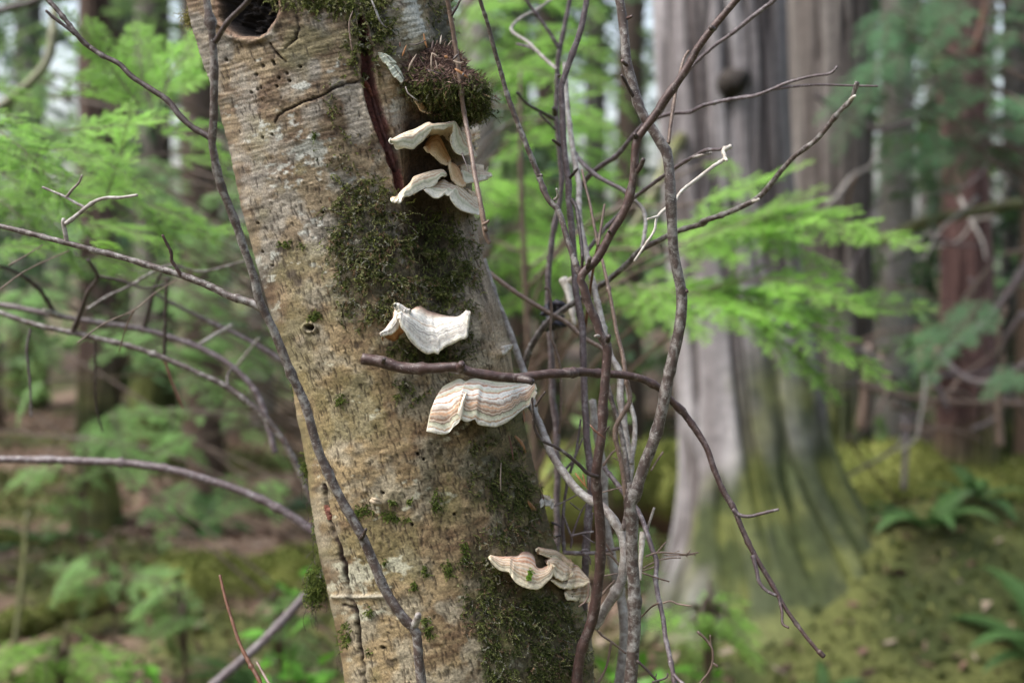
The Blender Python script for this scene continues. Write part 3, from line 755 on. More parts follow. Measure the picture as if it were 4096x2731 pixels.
base = np.array([*TV[-1].mean(0)[:2], float(gz(*TV[-1].mean(0)[:2]))])
birch = thing('birch_tree', 'leaning pale-barked tree trunk carrying bracket fungi and moss', 'tree', base)
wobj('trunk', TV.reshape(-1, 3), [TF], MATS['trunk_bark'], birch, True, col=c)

def ribbon(line, width, lift, thick, seed, ripple=.3):
    """a raised splinter of wood lying along the trunk; line in photo pixels, width in pixels"""
    C = spline(line, 60)
    t = np.linspace(0, 1, 60)
    tang = np.gradient(C, axis=0); tang /= np.linalg.norm(tang, axis=1)[:, None]; nrm = np.stack([-tang[:, 1], tang[:, 0]], 1)
    u = np.linspace(-1, 1, 9)
    wv = width * (np.sin(np.pi * np.clip(t * .92 + .04, 0, 1)) ** .5) * (1 + ripple * (vnoise(t * 9, seed, 0, seed) - .5) * 2)
    Q = C[:, None] + u[None, :, None] * nrm[:, None] * wv[:, None, None]
    P, n = on_trunk(Q[..., 0], Q[..., 1])
    P = P + n * (lift + thick * (1 - u ** 2)[None, :, None] + .0012 * (vnoise(u[None] * 4, t[:, None] * 22, 0, seed)[..., None] - .5))
    P[:, 0] -= n[:, 0] * .006; P[:, -1] -= n[:, -1] * .006
    i = np.arange(59)[:, None] * 9; j = np.arange(8)[None]
    return P.reshape(-1, 3), [np.stack([i + j, i + 9 + j, i + 10 + j, i + j + 1], -1).reshape(-1, 4)]
plain('inner_bark', (.070, .030, .027), .7, 130, .65)
plain('rust_wood', (.16, .060, .040), .8, 200, .6)
V, F = ribbon(px('A', [(1320, 640), (1380, 820), (1440, 1000), (1500, 1200)]), 13, .0005, .0022, 3); wobj('inner_bark', V, F, MATS['inner_bark'], birch)
V, F = ribbon(px('A', [(1275, 545), (1310, 610), (1345, 670), (1355, 720)]), 10, .001, .002, 4); wobj('inner_bark', V, F, MATS['rust_wood'], birch)
V, F = ribbon(px('C', [(350, 370), (365, 420), (378, 470)]), 9, .001, .002, 6); wobj('inner_bark', V, F, MATS['rust_wood'], birch)
# small broken snags on the right flank
for k, pts in enumerate(([(1845, 1030), (1880, 1005), (1905, 990)], [(1850, 1000), (1885, 985), (1915, 975)])):
    L = px('B', pts); P, n = on_trunk(L[:, 0], L[:, 1], .002)
    wobj('snag', *tube(np.hstack([P, np.array([[.0022], [.0020], [.001]])]), 8, .3, False, k), MATS['bark_bone'], birch)
# ================================================================== BRACKET FUNGI
def fungus_mat(name, stops, warm, speck=0.5):
    """zoned cap: 'zone' x = 0 at the wood, 1 at the margin; y along the margin"""
    m, t, b = nodes_of(name); co = objco(t)
    a = N(t, 'Attribute', attribute_name='zone'); sp = N(t, 'SeparateColor'); t.links.new(a.outputs['Color'], sp.inputs[0])
    nz = noise(t, co, 70, 4, .6, .3); nf = noise(t, co, 420, 3)
    mm_ = N(t, 'Math', operation='MULTIPLY_ADD'); t.links.new(nz.outputs[0], mm_.inputs[0]); mm_.inputs[1].default_value = .22; mm_.inputs[2].default_value = -.11
    ad = N(t, 'Math', operation='ADD'); t.links.new(sp.outputs[0], ad.inputs[0]); t.links.new(mm_.outputs[0], ad.inputs[1])
    r = ramp(t, stops); t.links.new(ad.outputs[0], r.inputs[0])
    wv = N(t, 'Math', operation='MULTIPLY'); t.links.new(ad.outputs[0], wv.inputs[0]); wv.inputs[1].default_value = 26.0
    sn_ = N(t, 'TexNoise', noise_dimensions='1D', Scale=1.0, Detail=3.0, Roughness=.6); t.links.new(wv.outputs[0], sn_.inputs['W'])
    mr = N(t, 'MapRange'); t.links.new(sn_.outputs[0], mr.inputs[0]); mr.inputs[1].default_value = .32; mr.inputs[2].default_value = .60; mr.inputs[3].default_value = .78; mr.inputs[4].default_value = 1.0
    cb = N(t, 'CombineColor')
    for k in range(3): t.links.new(mr.outputs[0], cb.inputs[k])
    c = mixc(t, 1.0, r.outputs[0], cb.outputs[0], 'MULTIPLY')
    rf = ramp(t, [(.30, (1 - speck * .55,) * 3), (.55, (1, 1, 1))]); t.links.new(nf.outputs[0], rf.inputs[0])
    c = mixc(t, 1.0, c, rf.outputs[0], 'MULTIPLY')
    t.links.new(c, b.inputs['Base Color']); b.inputs['Roughness'].default_value = .85; b.inputs['Specular IOR Level'].default_value = .2
    hh_ = N(t, 'Math', operation='ADD'); t.links.new(sn_.outputs[0], hh_.inputs[0]); t.links.new(nf.outputs[0], hh_.inputs[1])
    bump(t, b, hh_.outputs[0], .5, .0010)
    b.inputs['Subsurface Weight'].default_value = 0.08
    b.inputs['Subsurface Radius'].default_value = (.004, .002, .001)
    return m
CR = (.80, .74, .60); WH = (.82, .79, .71); OR_ = (.52, .24, .11); BR = (.34, .19, .11); GY = (.50, .46, .40); TN = (.66, .52, .36); PK = (.55, .37, .28); GN = (.56, .55, .38); DKB = (.22, .15, .11)
fungus_mat('cap_white', [(0, DKB), (.10, PK), (.22, (.66, .55, .44)), (.34, WH), (.50, WH), (.55, (.70, .56, .43)), (.58, WH), (.66, WH), (.69, GY), (.72, WH), (.755, (.40, .36, .32)), (.78, WH), (.805, GY), (.83, (.72, .68, .60)), (.88, (.66, .60, .52)), (.93, WH), (1, CR)], 0, .6)
fungus_mat('cap_banded', [(0, GN), (.12, (.64, .60, .46)), (.20, (.70, .60, .48)), (.235, OR_), (.26, WH), (.36, (.62, .62, .46)), (.40, OR_), (.42, WH), (.52, WH), (.545, (.62, .27, .12)), (.565, WH), (.63, (.72, .62, .52)), (.66, BR), (.685, (.75, .66, .54)), (.72, (.60, .34, .19)), (.755, (.62, .50, .38)), (.79, BR), (.81, (.70, .58, .44)), (.84, DKB), (.86, GN), (.93, (.70, .67, .52)), (.955, (.50, .30, .16)), (.975, WH), (1, CR)], 0, .5)
fungus_mat('cap_cream', [(0, DKB), (.15, (.45, .27, .16)), (.30, (.62, .40, .24)), (.42, (.76, .68, .54)), (.52, (.58, .42, .28)), (.56, (.78, .71, .57)), (.64, (.56, .40, .26)), (.67, (.78, .72, .58)), (.74, (.50, .34, .22)), (.77, (.76, .70, .56)), (.84, GN), (.90, (.78, .74, .60)), (1, (.84, .79, .66))], 0, .4)
fungus_mat('cap_tan', [(0, BR), (.25, (.50, .28, .15)), (.40, (.64, .38, .20)), (.48, (.44, .24, .13)), (.55, (.66, .40, .22)), (.64, (.48, .27, .14)), (.70, (.68, .44, .25)), (.80, (.62, .39, .21)), (.92, (.76, .55, .34)), (1, (.82, .66, .45))], 0, .4)
fungus_mat('cap_zoned', [(0, DKB), (.12, (.42, .27, .20)), (.22, (.60, .52, .43)), (.28, (.52, .22, .11)), (.34, (.66, .56, .45)), (.44, (.50, .24, .13)), (.48, (.76, .63, .48)), (.58, (.70, .50, .33)), (.62, (.82, .71, .54)), (.68, (.56, .36, .22)), (.72, (.80, .68, .50)), (.78, (.54, .35, .21)), (.83, (.72, .63, .44)), (.88, (.46, .36, .25)), (.91, (.82, .71, .50)), (1, (.90, .78, .55))], 0, .5)
fungus_mat('cap_green', [(0, DKB), (.2, (.30, .30, .20)), (.45, (.42, .45, .34)), (.62, (.52, .55, .44)), (.70, (.16, .13, .10)), (.75, (.58, .60, .46)), (1, (.76, .76, .62))], 0, .5)
plain('pore_tan', (.62, .44, .27), .9, 500, .18)
plain('pore_cream', (.74, .64, .50), .9, 500, .15)
plain('pore_brown', (.42, .23, .11), .9, 500, .2)
CAPN = 0
def cap_sheet(tile, ridge, margin, centre, pull, pr, pm, lift, thick, seed, nth=90, ns=30):
    """cap lofted from the wood (s=0) over the ridge to the margin (s=1); rows from the photo, depth from the trunk"""
    rg, mg = px(tile, ridge), px(tile, margin); ctr = px(tile, [centre])[0]
    if len(rg) != len(mg): raise ValueError(tile)
    rg, mg = spline(rg, nth), spline(mg, nth)
    at = rg + (ctr - rg) * pull
    A, na = on_trunk(at[:, 0], at[:, 1], -.004)
    dr = np.minimum(front(rg[:, 0], rg[:, 1]), DC) - pr; dm = np.minimum(front(mg[:, 0], mg[:, 1]), DC) - pm
    sm = lambda a: np.convolve(np.pad(a, 4, mode='edge'), np.ones(9) / 9, 'valid')
    Rg = toW(rg[:, 0], rg[:, 1], sm(dr)); Mg = toW(mg[:, 0], mg[:, 1], sm(dm))
    s = np.linspace(0, 1, ns) ** .9
    if pull > .02:
        s1 = .38
        l0 = (s - s1) * (s - 1) / ((0 - s1) * (0 - 1)); l1 = (s - 0) * (s - 1) / ((s1) * (s1 - 1)); l2 = s * (s - s1) / (1 - s1)
        V = A[:, None] * l0[None, :, None] + Rg[:, None] * l1[None, :, None] + Mg[:, None] * l2[None, :, None]
    else:
        V = Rg[:, None] + (Mg - Rg)[:, None] * s[None, :, None]
        V = V + (np.sin(np.pi * s) * lift)[None, :, None] * (UP * .55 - FWD * .85)
    # radial ruffles and concentric steps
    th = np.linspace(0, 1, nth)[:, None]
    ruf = (fbm(th * 7 + seed, s[None] * 1.2, 0, 3, seed) - .5) * .006 * s[None] ** 1.5 + (vnoise(th * 2, s[None] * 16 + seed, 0, seed + 3) - .5) * .0010
    V = V + ruf[..., None] * (UP * .6 - FWD * .8)
    Tt = np.gradient(V, axis=0); Ts = np.gradient(V, axis=1)
    nn = np.cross(Tt, Ts); nn /= np.linalg.norm(nn, axis=-1)[..., None] + 1e-12
    if (nn.mean((0, 1)) @ (UP - FWD)) < 0: nn = -nn
    tk = thick * (.25 + .75 * (1 - s) ** .7)
    U = V - nn * tk[None, :, None]
    zone = np.stack([np.broadcast_to(s[None], (nth, ns)), np.broadcast_to(th, (nth, ns)), np.full((nth, ns), seed * .1)], -1)
    i = np.arange(nth - 1)[:, None] * ns; j = np.arange(ns - 1)[None]
    Fq = np.stack([i + j, i + j + 1, i + ns + j + 1, i + ns + j], -1).reshape(-1, 4)
    # rim: rounded lip joining top and underside along margin and both ends
    loop = np.concatenate([np.arange(ns), (np.arange(1, nth) * ns + ns - 1), ((nth - 1) * ns + np.arange(ns - 2, -1, -1))])
    top = V.reshape(-1, 3); und = U.reshape(-1, 3)
    mid = (top[loop] + und[loop]) / 2
    out = np.zeros_like(mid); cen = V.mean((0, 1)); out = mid - cen; out /= np.linalg.norm(out, axis=1)[:, None]
    mid = mid + out * thick * .22
    nt_ = len(top); nl = len(loop)
    CV = np.vstack([top, mid, und[loop]])
    k = np.arange(nl - 1)
    R1 = np.stack([loop[k], nt_ + k, nt_ + k + 1, loop[k + 1]], 1); R2 = np.stack([nt_ + k, nt_ + nl + k, nt_ + nl + k + 1, nt_ + k + 1], 1)
    cz = np.vstack([zone.reshape(-1, 3), np.tile([1., 0, 0], (2 * nl, 1))])
    return (CV, [Fq, R1, R2], cz), (und, [Fq[:, ::-1]])

def fungus(label, tile, ridge, margin, centre, pull, pr, pm, lift, thick, mat, pore, extra=()):
    global CAPN
    CAPN += 1
    (CV, CF, cz), (UV_, UF) = cap_sheet(tile, ridge, margin, centre, pull, pr, pm, lift, thick, CAPN)
    org = toW(*px(tile, [centre])[0], float(front(*px(tile, [centre])[0])))
    o = thing('bracket_fungus', label, 'fungus', org, 'bracket fungi on the leaning trunk')
    wobj('cap', CV, CF, MATS[mat], o, True, zone=cz)
    wobj('pore_surface', UV_, UF, MATS[pore], o)
    for k, (rg, mg, p1, p2, mt, nm) in enumerate(extra):
        (CV, CF, cz), (UV_, UF) = cap_sheet(tile, rg, mg, centre, 0, p1, p2, lift * .5, thick * .7, CAPN * 7 + k)
        wobj(nm, CV, CF, MATS[mt], o, True, zone=cz)
    return o
mmm = .001
fungus('wide ruffled cream bracket fungus directly under the debris clump', 'N2',
    [(150, 345), (220, 295), (330, 255), (440, 212), (520, 170), (600, 125), (660, 108), (715, 138), (800, 125), (900, 113), (980, 96), (1020, 105), (1080, 180), (1150, 280), (1220, 370), (1280, 470), (1312, 560)],
    [(118, 400), (170, 502), (260, 498), (430, 505), (470, 470), (600, 370), (690, 262), (700, 238), (760, 252), (880, 240), (1005, 160), (1012, 240), (990, 370), (1030, 500), (1130, 578), (1220, 600), (1305, 605)],
    (800, 330), .42, 30 * mmm, 42 * mmm, 0, 6 * mmm, 'cap_cream', 'pore_cream')
fungus('small orange-tan bracket tucked beneath the wide ruffled one', 'N2',
    [(602, 478), (690, 340), (780, 296), (850, 375), (910, 500), (968, 645)], [(588, 492), (640, 528), (740, 625), (830, 690), (920, 720), (974, 692)],
    (800, 330), .05, 4 * mmm, 20 * mmm, .004, 5 * mmm, 'cap_tan', 'pore_tan')
fungus('grey shaded bracket at the trunk edge behind the hanging twig', 'N2',
    [(1100, 190), (1180, 172), (1270, 178), (1350, 232), (1395, 285)], [(1130, 290), (1200, 330), (1285, 392), (1345, 370), (1400, 308)], (1150, 260), .05, 0, 10 * mmm, .003, 5 * mmm, 'cap_zoned', 'pore_cream')
fungus('tiny pale bracket behind the drooping lobe, touching the hanging twig', 'N2',
    [(1250, 420), (1300, 428), (1355, 465)], [(1260, 500), (1310, 525), (1352, 480)], (1260, 450), .05, 0, 8 * mmm, .002, 4 * mmm, 'cap_white', 'pore_cream')
fungus('tan shell-like bracket leaning against a paler striped one', 'N2',
    [(985, 710), (1050, 735), (1120, 815), (1170, 915), (1192, 1000)], [(968, 760), (985, 890), (1040, 990), (1130, 1046), (1186, 1022)], (1060, 830), .15, 6 * mmm, 24 * mmm, .006, 5 * mmm, 'cap_tan', 'pore_tan')
fungus('striped off-white bracket jutting past the trunk edge below the twig knot', 'N2',
    [(1110, 770), (1200, 738), (1300, 768), (1400, 800), (1500, 840), (1555, 858)], [(1175, 900), (1195, 1002), (1300, 1002), (1400, 985), (1500, 937), (1564, 885)], (1200, 850), .12, 2 * mmm, 16 * mmm, .005, 6 * mmm, 'cap_cream', 'pore_cream')
fungus('lumpy cream bracket with a folded tip beside the wavy one', 'N2',
    [(190, 1195), (250, 1125), (380, 1000), (420, 935), (520, 888), (650, 850), (760, 825), (845, 818), (880, 870)], [(174, 1265), (215, 1302), (270, 1252), (400, 1216), (520, 1140), (610, 1105), (730, 1050), (800, 965), (886, 915)],
    (640, 1000), .38, 22 * mmm, 34 * mmm, 0, 7 * mmm, 'cap_cream', 'pore_tan')
fungus('wavy cream bracket with a drooping banded lobe beside the hanging twig', 'N2',
    [(740, 1040), (790, 1010), (830, 985), (870, 970), (900, 972), (930, 990), (955, 1003), (1000, 1008), (1080, 1030), (1160, 1085), (1250, 1175), (1350, 1280), (1425, 1372)],
    [(600, 1115), (670, 1195), (755, 1240), (825, 1200), (870, 1150), (940, 1182), (985, 1140), (990, 1240), (1045, 1330), (1130, 1392), (1250, 1432), (1380, 1462), (1446, 1420)],
    (960, 1010), .30, 14 * mmm, 38 * mmm, 0, 6 * mmm, 'cap_cream', 'pore_cream')
fungus('small striped bracket peeping out behind the drooping banded lobe', 'N2',
    [(1230, 1100), (1320, 1158), (1378, 1210)], [(1290, 1205), (1340, 1272), (1382, 1275)], (1260, 1150), .05, 0, 12 * mmm, .002, 4 * mmm, 'cap_zoned', 'pore_cream')
fungus('whitish bracket with grey rings and a curled wing above the broken branch', 'N3',
    [(690, 440), (770, 390), (850, 310), (920, 240), (980, 200), (1050, 185), (1130, 215), (1220, 285), (1320, 325), (1420, 355), (1560, 395), (1750, 440), (1930, 455), (2060, 440), (2130, 450)],
    [(605, 530), (640, 690), (740, 805), (850, 960), (1000, 1110), (1150, 1222), (1260, 1264), (1400, 1242), (1492, 1290), (1545, 1190), (1720, 1085), (1920, 975), (2132, 890), (2157, 620), (2167, 490)],
    (1100, 200), .015, 3 * mmm, 36 * mmm, .010, 7 * mmm, 'cap_white', 'pore_tan',
    extra=[([(478, 195), (560, 158), (660, 180), (760, 250), (860, 330)], [(512, 235), (560, 320), (650, 447), (705, 432), (800, 395)], 20 * mmm, 27 * mmm, 'cap_white', 'curled_lobe'),
           ([(480, 215), (430, 350), (412, 490), (330, 600), (230, 755), (138, 875)], [(560, 330), (605, 475), (590, 560), (520, 725), (435, 828), (158, 915)], 16 * mmm, 24 * mmm, 'cap_white', 'curled_lobe'),
           ([(590, 470), (585, 570), (515, 735), (425, 835), (165, 912)], [(668, 640), (670, 800), (545, 870), (495, 992), (330, 945)], 20 * mmm, 8 * mmm, 'pore_brown', 'curled_underside')])
fungus('broad fan bracket with orange and white rings under the broken branch', 'N4',
    [(385, 330), (420, 270), (470, 235), (560, 185), (640, 150), (700, 120), (740, 115), (790, 122), (830, 150), (860, 160), (890, 150), (940, 125), (1000, 110), (1100, 110), (1200, 125), (1320, 155), (1450, 178), (1600, 182), (1800, 195), (1980, 208), (2090, 235)],
    [(140, 1095), (300, 1140), (440, 1152), (550, 1112), (620, 1040), (740, 940), (752, 850), (705, 748), (800, 882), (900, 917), (1045, 862), (1064, 880), (1110, 958), (1280, 992), (1450, 997), (1620, 930), (1760, 830), (1900, 710), (2040, 610), (2122, 480), (2170, 385)],
    (900, 140), .015, 4 * mmm, 36 * mmm, .010, 6 * mmm, 'cap_banded', 'pore_cream')
fungus('tan ringed bracket with a pointed tip and a green moss scrap on it', 'N5',
    [(110, 318), (200, 290), (350, 270), (500, 260), (640, 245), (720, 182), (820, 165), (920, 210), (978, 290), (962, 400), (1000, 480), (1080, 508), (1160, 478), (1250, 455)],
    [(114, 345), (190, 440), (300, 530), (440, 560), (488, 562), (530, 662), (640, 790), (780, 862), (960, 902), (1060, 880), (1200, 780), (1290, 700), (1332, 600), (1322, 540)],
    (850, 260), .015, 4 * mmm, 34 * mmm, .009, 5 * mmm, 'cap_zoned', 'pore_tan')
fungus('rosy-grey bracket at the top of the overlapping lower cluster', 'N5',
    [(1020, 98), (1150, 112), (1300, 125), (1420, 165), (1550, 245), (1650, 345), (1750, 410)], [(1080, 205), (1200, 275), (1300, 305), (1420, 322), (1510, 380), (1600, 440), (1700, 520)], (1300, 200), .02, 0, 14 * mmm, .006, 6 * mmm, 'cap_zoned', 'pore_tan')
fungus('rounded ringed bracket overlapping the middle of the lower cluster', 'N5',
    [(1198, 350), (1280, 290), (1400, 262), (1500, 330), (1590, 400), (1685, 500)], [(1240, 405), (1290, 522), (1350, 622), (1450, 702), (1585, 732), (1692, 605)], (1400, 330), .04, 10 * mmm, 30 * mmm, .008, 5 * mmm, 'cap_zoned', 'pore_tan')
fungus('orange-cream bracket below the rounded one in the lower cluster', 'N5',
    [(1340, 630), (1480, 640), (1620, 580), (1700, 480), (1800, 450), (1900, 540), (2010, 680)], [(1308, 702), (1400, 800), (1550, 872), (1692, 917), (1765, 862), (1900, 822), (2025, 762)], (1660, 560), .03, 4 * mmm, 24 * mmm, .008, 6 * mmm, 'cap_zoned', 'pore_tan')
fungus('lowest striped tan bracket of the lower cluster by the shrub stem', 'N5',
    [(1558, 880), (1700, 880), (1800, 850), (1900, 820), (2022, 775)], [(1572, 985), (1620, 1092), (1750, 1122), (1900, 1142), (2032, 1130)], (1800, 860), .03, 2 * mmm, 14 * mmm, .008, 6 * mmm, 'cap_zoned', 'pore_tan')
fungus('tiny white shell-shaped fungus on the trunk edge above the lower cluster', 'C',
    [(1778, 345), (1808, 320), (1850, 326), (1868, 348)], [(1788, 392), (1820, 372), (1845, 380), (1866, 396)], (1800, 345), .05, 0, 5 * mmm, .003, 2.5 * mmm, 'cap_white', 'pore_cream')
fungus('thin pale-green bracket edge above its twin beside the debris clump', 'N1',
    [(190, 552), (280, 590), (380, 680)], [(128, 550), (170, 632), (242, 698)], (330, 600), .2, 8 * mmm, 20 * mmm, 0, 4 * mmm, 'cap_green', 'pore_cream')
fungus('pale-green bracket edge tucked under the rim of the debris clump', 'N1',
    [(300, 698), (390, 730), (440, 800), (480, 890)], [(243, 715), (300, 802), (362, 892), (452, 938)], (480, 760), .2, 10 * mmm, 24 * mmm, 0, 4 * mmm, 'cap_green', 'pore_cream')
fungus('small pinkish bracket hanging in the dark below the debris clump', 'N1',
    [(640, 1104), (700, 1128), (790, 1200), (870, 1308), (890, 1365)], [(622, 1160), (660, 1272), (742, 1352), (805, 1372), (862, 1396)], (760, 1200), .1, 4 * mmm, 14 * mmm, .002, 4 * mmm, 'cap_tan', 'pore_tan')

# ================================================================== MOSS ON THE TRUNK
PAL_MOSS = np.array([[.105, .130, .036], [.165, .190, .055], [.24, .26, .085], [.070, .085, .032], [.17, .145, .085], [.33, .33, .16], [.25, .165, .10], [.36, .35, .27]])
PAL_GREEN = np.array([[.09, .13, .025], [.14, .19, .04], [.20, .24, .06], [.07, .10, .02]])
def moss_mesh(P, n, length, leaf, seed, pal=PAL_MOSS, sag=.9, K_=7, L_=3, probs=None):
    r = np.random.default_rng(seed); m = len(P)
    dirn = n * r.uniform(.2, 1.0, (m, 1)) + r.normal(size=(m, 3)) * .55 - np.array([0, 0, sag]) * r.uniform(.3, 1, (m, 1))
    dirn /= np.linalg.norm(dirn, axis=1)[:, None]
    ln = length * r.uniform(.45, 1.35, m)[:, None]
    pos = P.copy(); nodes_ = []
    for k in range(K_):
        nodes_.append((pos.copy(), dirn.copy()))
        pos = pos + dirn * ln / K_
        dirn = dirn + r.normal(size=(m, 3)) * .42 - np.array([0, 0, .10 * sag]); dirn /= np.linalg.norm(dirn, axis=1)[:, None]
    Vs, cs_ = [], []
    idx = r.choice(len(pal), m, p=probs) if probs is not None else r.integers(0, len(pal), m)
    base = pal[idx] * r.uniform(.7, 1.25, m)[:, None]
    for k, (p, d) in enumerate(nodes_):
        for l_ in range(L_):
            e = r.normal(size=(m, 3)); e -= d * np.sum(e * d, 1)[:, None]; e /= np.linalg.norm(e, axis=1)[:, None]
            s = np.cross(d, e); lf = leaf * r.uniform(.6, 1.4, (m, 1)) * (1 - .06 * k)
            a = p - s * lf * .28; b = p + s * lf * .28; c_ = p + (e * .75 + d * .75) * lf
            Vs.append(np.stack([a, b, c_], 1)); cs_.append(np.repeat(base[:, None] * (.75 + .5 * k / K_), 3, 1))
        # stalk
        q2 = nodes_[k + 1][0] if k + 1 < len(nodes_) else p + d * ln / K_
        s = np.cross(d, r.normal(size=(m, 3))); s /= np.linalg.norm(s, axis=1)[:, None]
        Vs.append(np.stack([p - s * leaf * .14, p + s * leaf * .14, q2], 1)); cs_.append(np.repeat(base[:, None] * .8, 3, 1))
    V = np.concatenate(Vs).reshape(-1, 3); c = np.concatenate(cs_).reshape(-1, 3)
    return V, [np.arange(len(V)).reshape(-1, 3)], np.clip(c, 0, 1)

def sample_moss(keep, n, seed, box, lift=.0005, patchy=1.0):
    r = np.random.default_rng(seed)
    x = r.uniform(box[0], box[1], n); y = r.uniform(box[2], box[3], n)
    p = keep(x, y) * np.clip(1 - patchy + patchy * 1.25 * sstep(.42, .66, fbm(x / 30, y / 26, 0, 3, 90)), 0, 1)
    ok = (r.random(n) < p) & (x > edge(EL, y) - 4) & (x < edge(ER, y) + 6)
    return on_trunk(x[ok], y[ok], lift)
def moss_patch(label, keep, n, box, length, leaf, seed, **kw):
    P, nn = sample_moss(keep, n, seed, box)
    V, F, c = moss_mesh(P, nn, length, leaf, seed, **kw)
    o = wobj('moss_patch', V, F, MATS['moss'], None, False, col=c)
    return tag(o, label, 'moss', 'moss growing on the leaning trunk', 'stuff')
def el(*es):
    def f(x, y):
        m = np.zeros(np.shape(x))
        for cx, cy, rx, ry, a, s in es:
            m = np.maximum(m, s * np.exp(-((((x - cx) - (y - cy) * a) / rx) ** 2 + ((y - cy) / ry) ** 2) ** 1.5))
        return m
    return f
MG = np.array([.10, .24, .28, .08, .06, .16, .03, .05])
moss_patch('bright leafy moss fringe above the dark knot at the trunk top', el((1270, 5, 160, 42, 0, 1), (1180, 20, 60, 30, 0, .8)), 3000, (1080, 1460, -60, 80), .010, .0020, 1, probs=MG)
moss_patch('moss tufts along the top of the reddish split', el((1500, 50, 60, 140, .15, 1), (1445, 190, 50, 100, .2, .7), (1440, 280, 50, 50, 0, .7), (1340, 240, 60, 70, 0, .25)), 4200, (1330, 1600, -40, 340), .009, .0019, 2, probs=MG)
moss_patch('thin moss flecks below the curved crack', el((1320, 420, 30, 80, 0, .55), (1395, 640, 60, 120, .1, .45), (1240, 600, 60, 60, 0, .12), (1500, 640, 30, 90, 0, .3)), 2200, (1250, 1530, 330, 780), .006, .0015, 3)
moss_patch('shaggy olive moss curtain on the middle of the trunk', el((1480, 1010, 140, 280, .12, 1), (1400, 870, 70, 150, 0, .8), (1560, 1160, 150, 110, 0, 1), (1440, 1150, 80, 100, 0, .7)), 7600, (1290, 1700, 700, 1320), .0115, .0019, 4)
moss_patch('dense dark moss on the shaded side above the whitish bracket', el((1770, 1060, 110, 170, .12, 1), (1680, 1010, 80, 130, 0, .8)), 5600, (1590, 1920, 840, 1270), .0105, .0018, 5, probs=np.array([.22, .25, .12, .25, .06, .04, .04, .02]))
moss_patch('dark moss shadowing the bark between whitish bracket and broken branch', el((1720, 1400, 140, 60, 0, 1), (1820, 1330, 60, 70, 0, .8), (1620, 1400, 50, 60, 0, .6), (1640, 1560, 60, 60, 0, .6)), 4200, (1540, 1920, 1280, 1640), .0075, .0015, 6, probs=np.array([.3, .15, .05, .35, .08, .02, .03, .02]))
moss_patch('fine green-black moss on the flank between the banded fan and lower cluster', el((2000, 1900, 100, 130, .1, .8), (2090, 2000, 60, 110, 0, .8), (1940, 1810, 110, 50, 0, .5)), 6000, (1850, 2190, 1740, 2130), .008, .0015, 7, probs=np.array([.25, .2, .12, .25, .08, .04, .04, .02]))
moss_patch('rusty brown and green moss around the lower cluster', el((1910, 2240, 60, 90, 0, 1), (2060, 2135, 140, 50, 0, .8), (1960, 2420, 100, 110, 0, .8), (2180, 2170, 50, 40, 0, .6)), 6500, (1820, 2250, 2060, 2540), .010, .0017, 8, probs=np.array([.12, .14, .10, .12, .20, .08, .16, .08]))
moss_patch('dark shaggy moss at the trunk foot below the lower cluster', el((2140, 2470, 170, 120, 0, 1), (2150, 2660, 150, 120, 0, 1), (2280, 2580, 80, 130, 0, .9), (1980, 2630, 50, 110, .1, .7)), 8200, (1880, 2390, 2330, 2790), .011, .0018, 9, probs=np.array([.22, .18, .08, .24, .14, .04, .05, .05]))
moss_patch('moss down the shaded edge beside the pale rib', el((1770, 40, 60, 160, .15, 1), (1890, 960, 20, 120, .1, .8)), 3000, (1690, 1930, -60, 1090), .009, .0018, 10)
for k, (cx, cy, rx, ry) in enumerate(SPRIG):
    P, nn = sample_moss(el((cx, cy, rx, ry, 0, 1)), int(max(26, rx * ry * .30)), 200 + k, (cx - rx * 1.4, cx + rx * 1.4, cy - ry * 1.4, cy + ry * 1.4), patchy=.3)
    if len(P) < 6: P, nn = on_trunk(cx + rng.normal(size=10) * rx * .5, cy + rng.normal(size=10) * ry * .5)
    V, F, c = moss_mesh(P, nn, .0055, .0015, 200 + k, pal=PAL_GREEN)
    where = ['above the small hollow knot', 'alone below the broken branch end', 'above the small husk, nearer the sapling', 'just past the small husk', 'at the end of the husk row nearest the lower cluster', 'above the husk row', 'as a thin tuft between husk row and flank moss', 'beside the rust-red crack',
             'near the white bark ridge', 'between lichen patch and the pointed tan bracket', 'at the edge of the grey lichen patch', 'under the white bark ridge', 'between lichen patch and lower cluster', 'by the stem base', 'tall streak above the lower cluster', 'beside the sapling bend',
             'along the dark upright crack', 'just past the sapling bend', 'hugging the rim of the rusty moss', 'below the upper lichen', 'on the trunk edge above the sapling fork', 'beneath the curved crack'][k]
    tag(wobj('moss_sprig', V, F, MATS['moss'], None, False, col=c), 'tiny green moss sprig ' + where, 'moss', 'small moss sprigs on the bark')
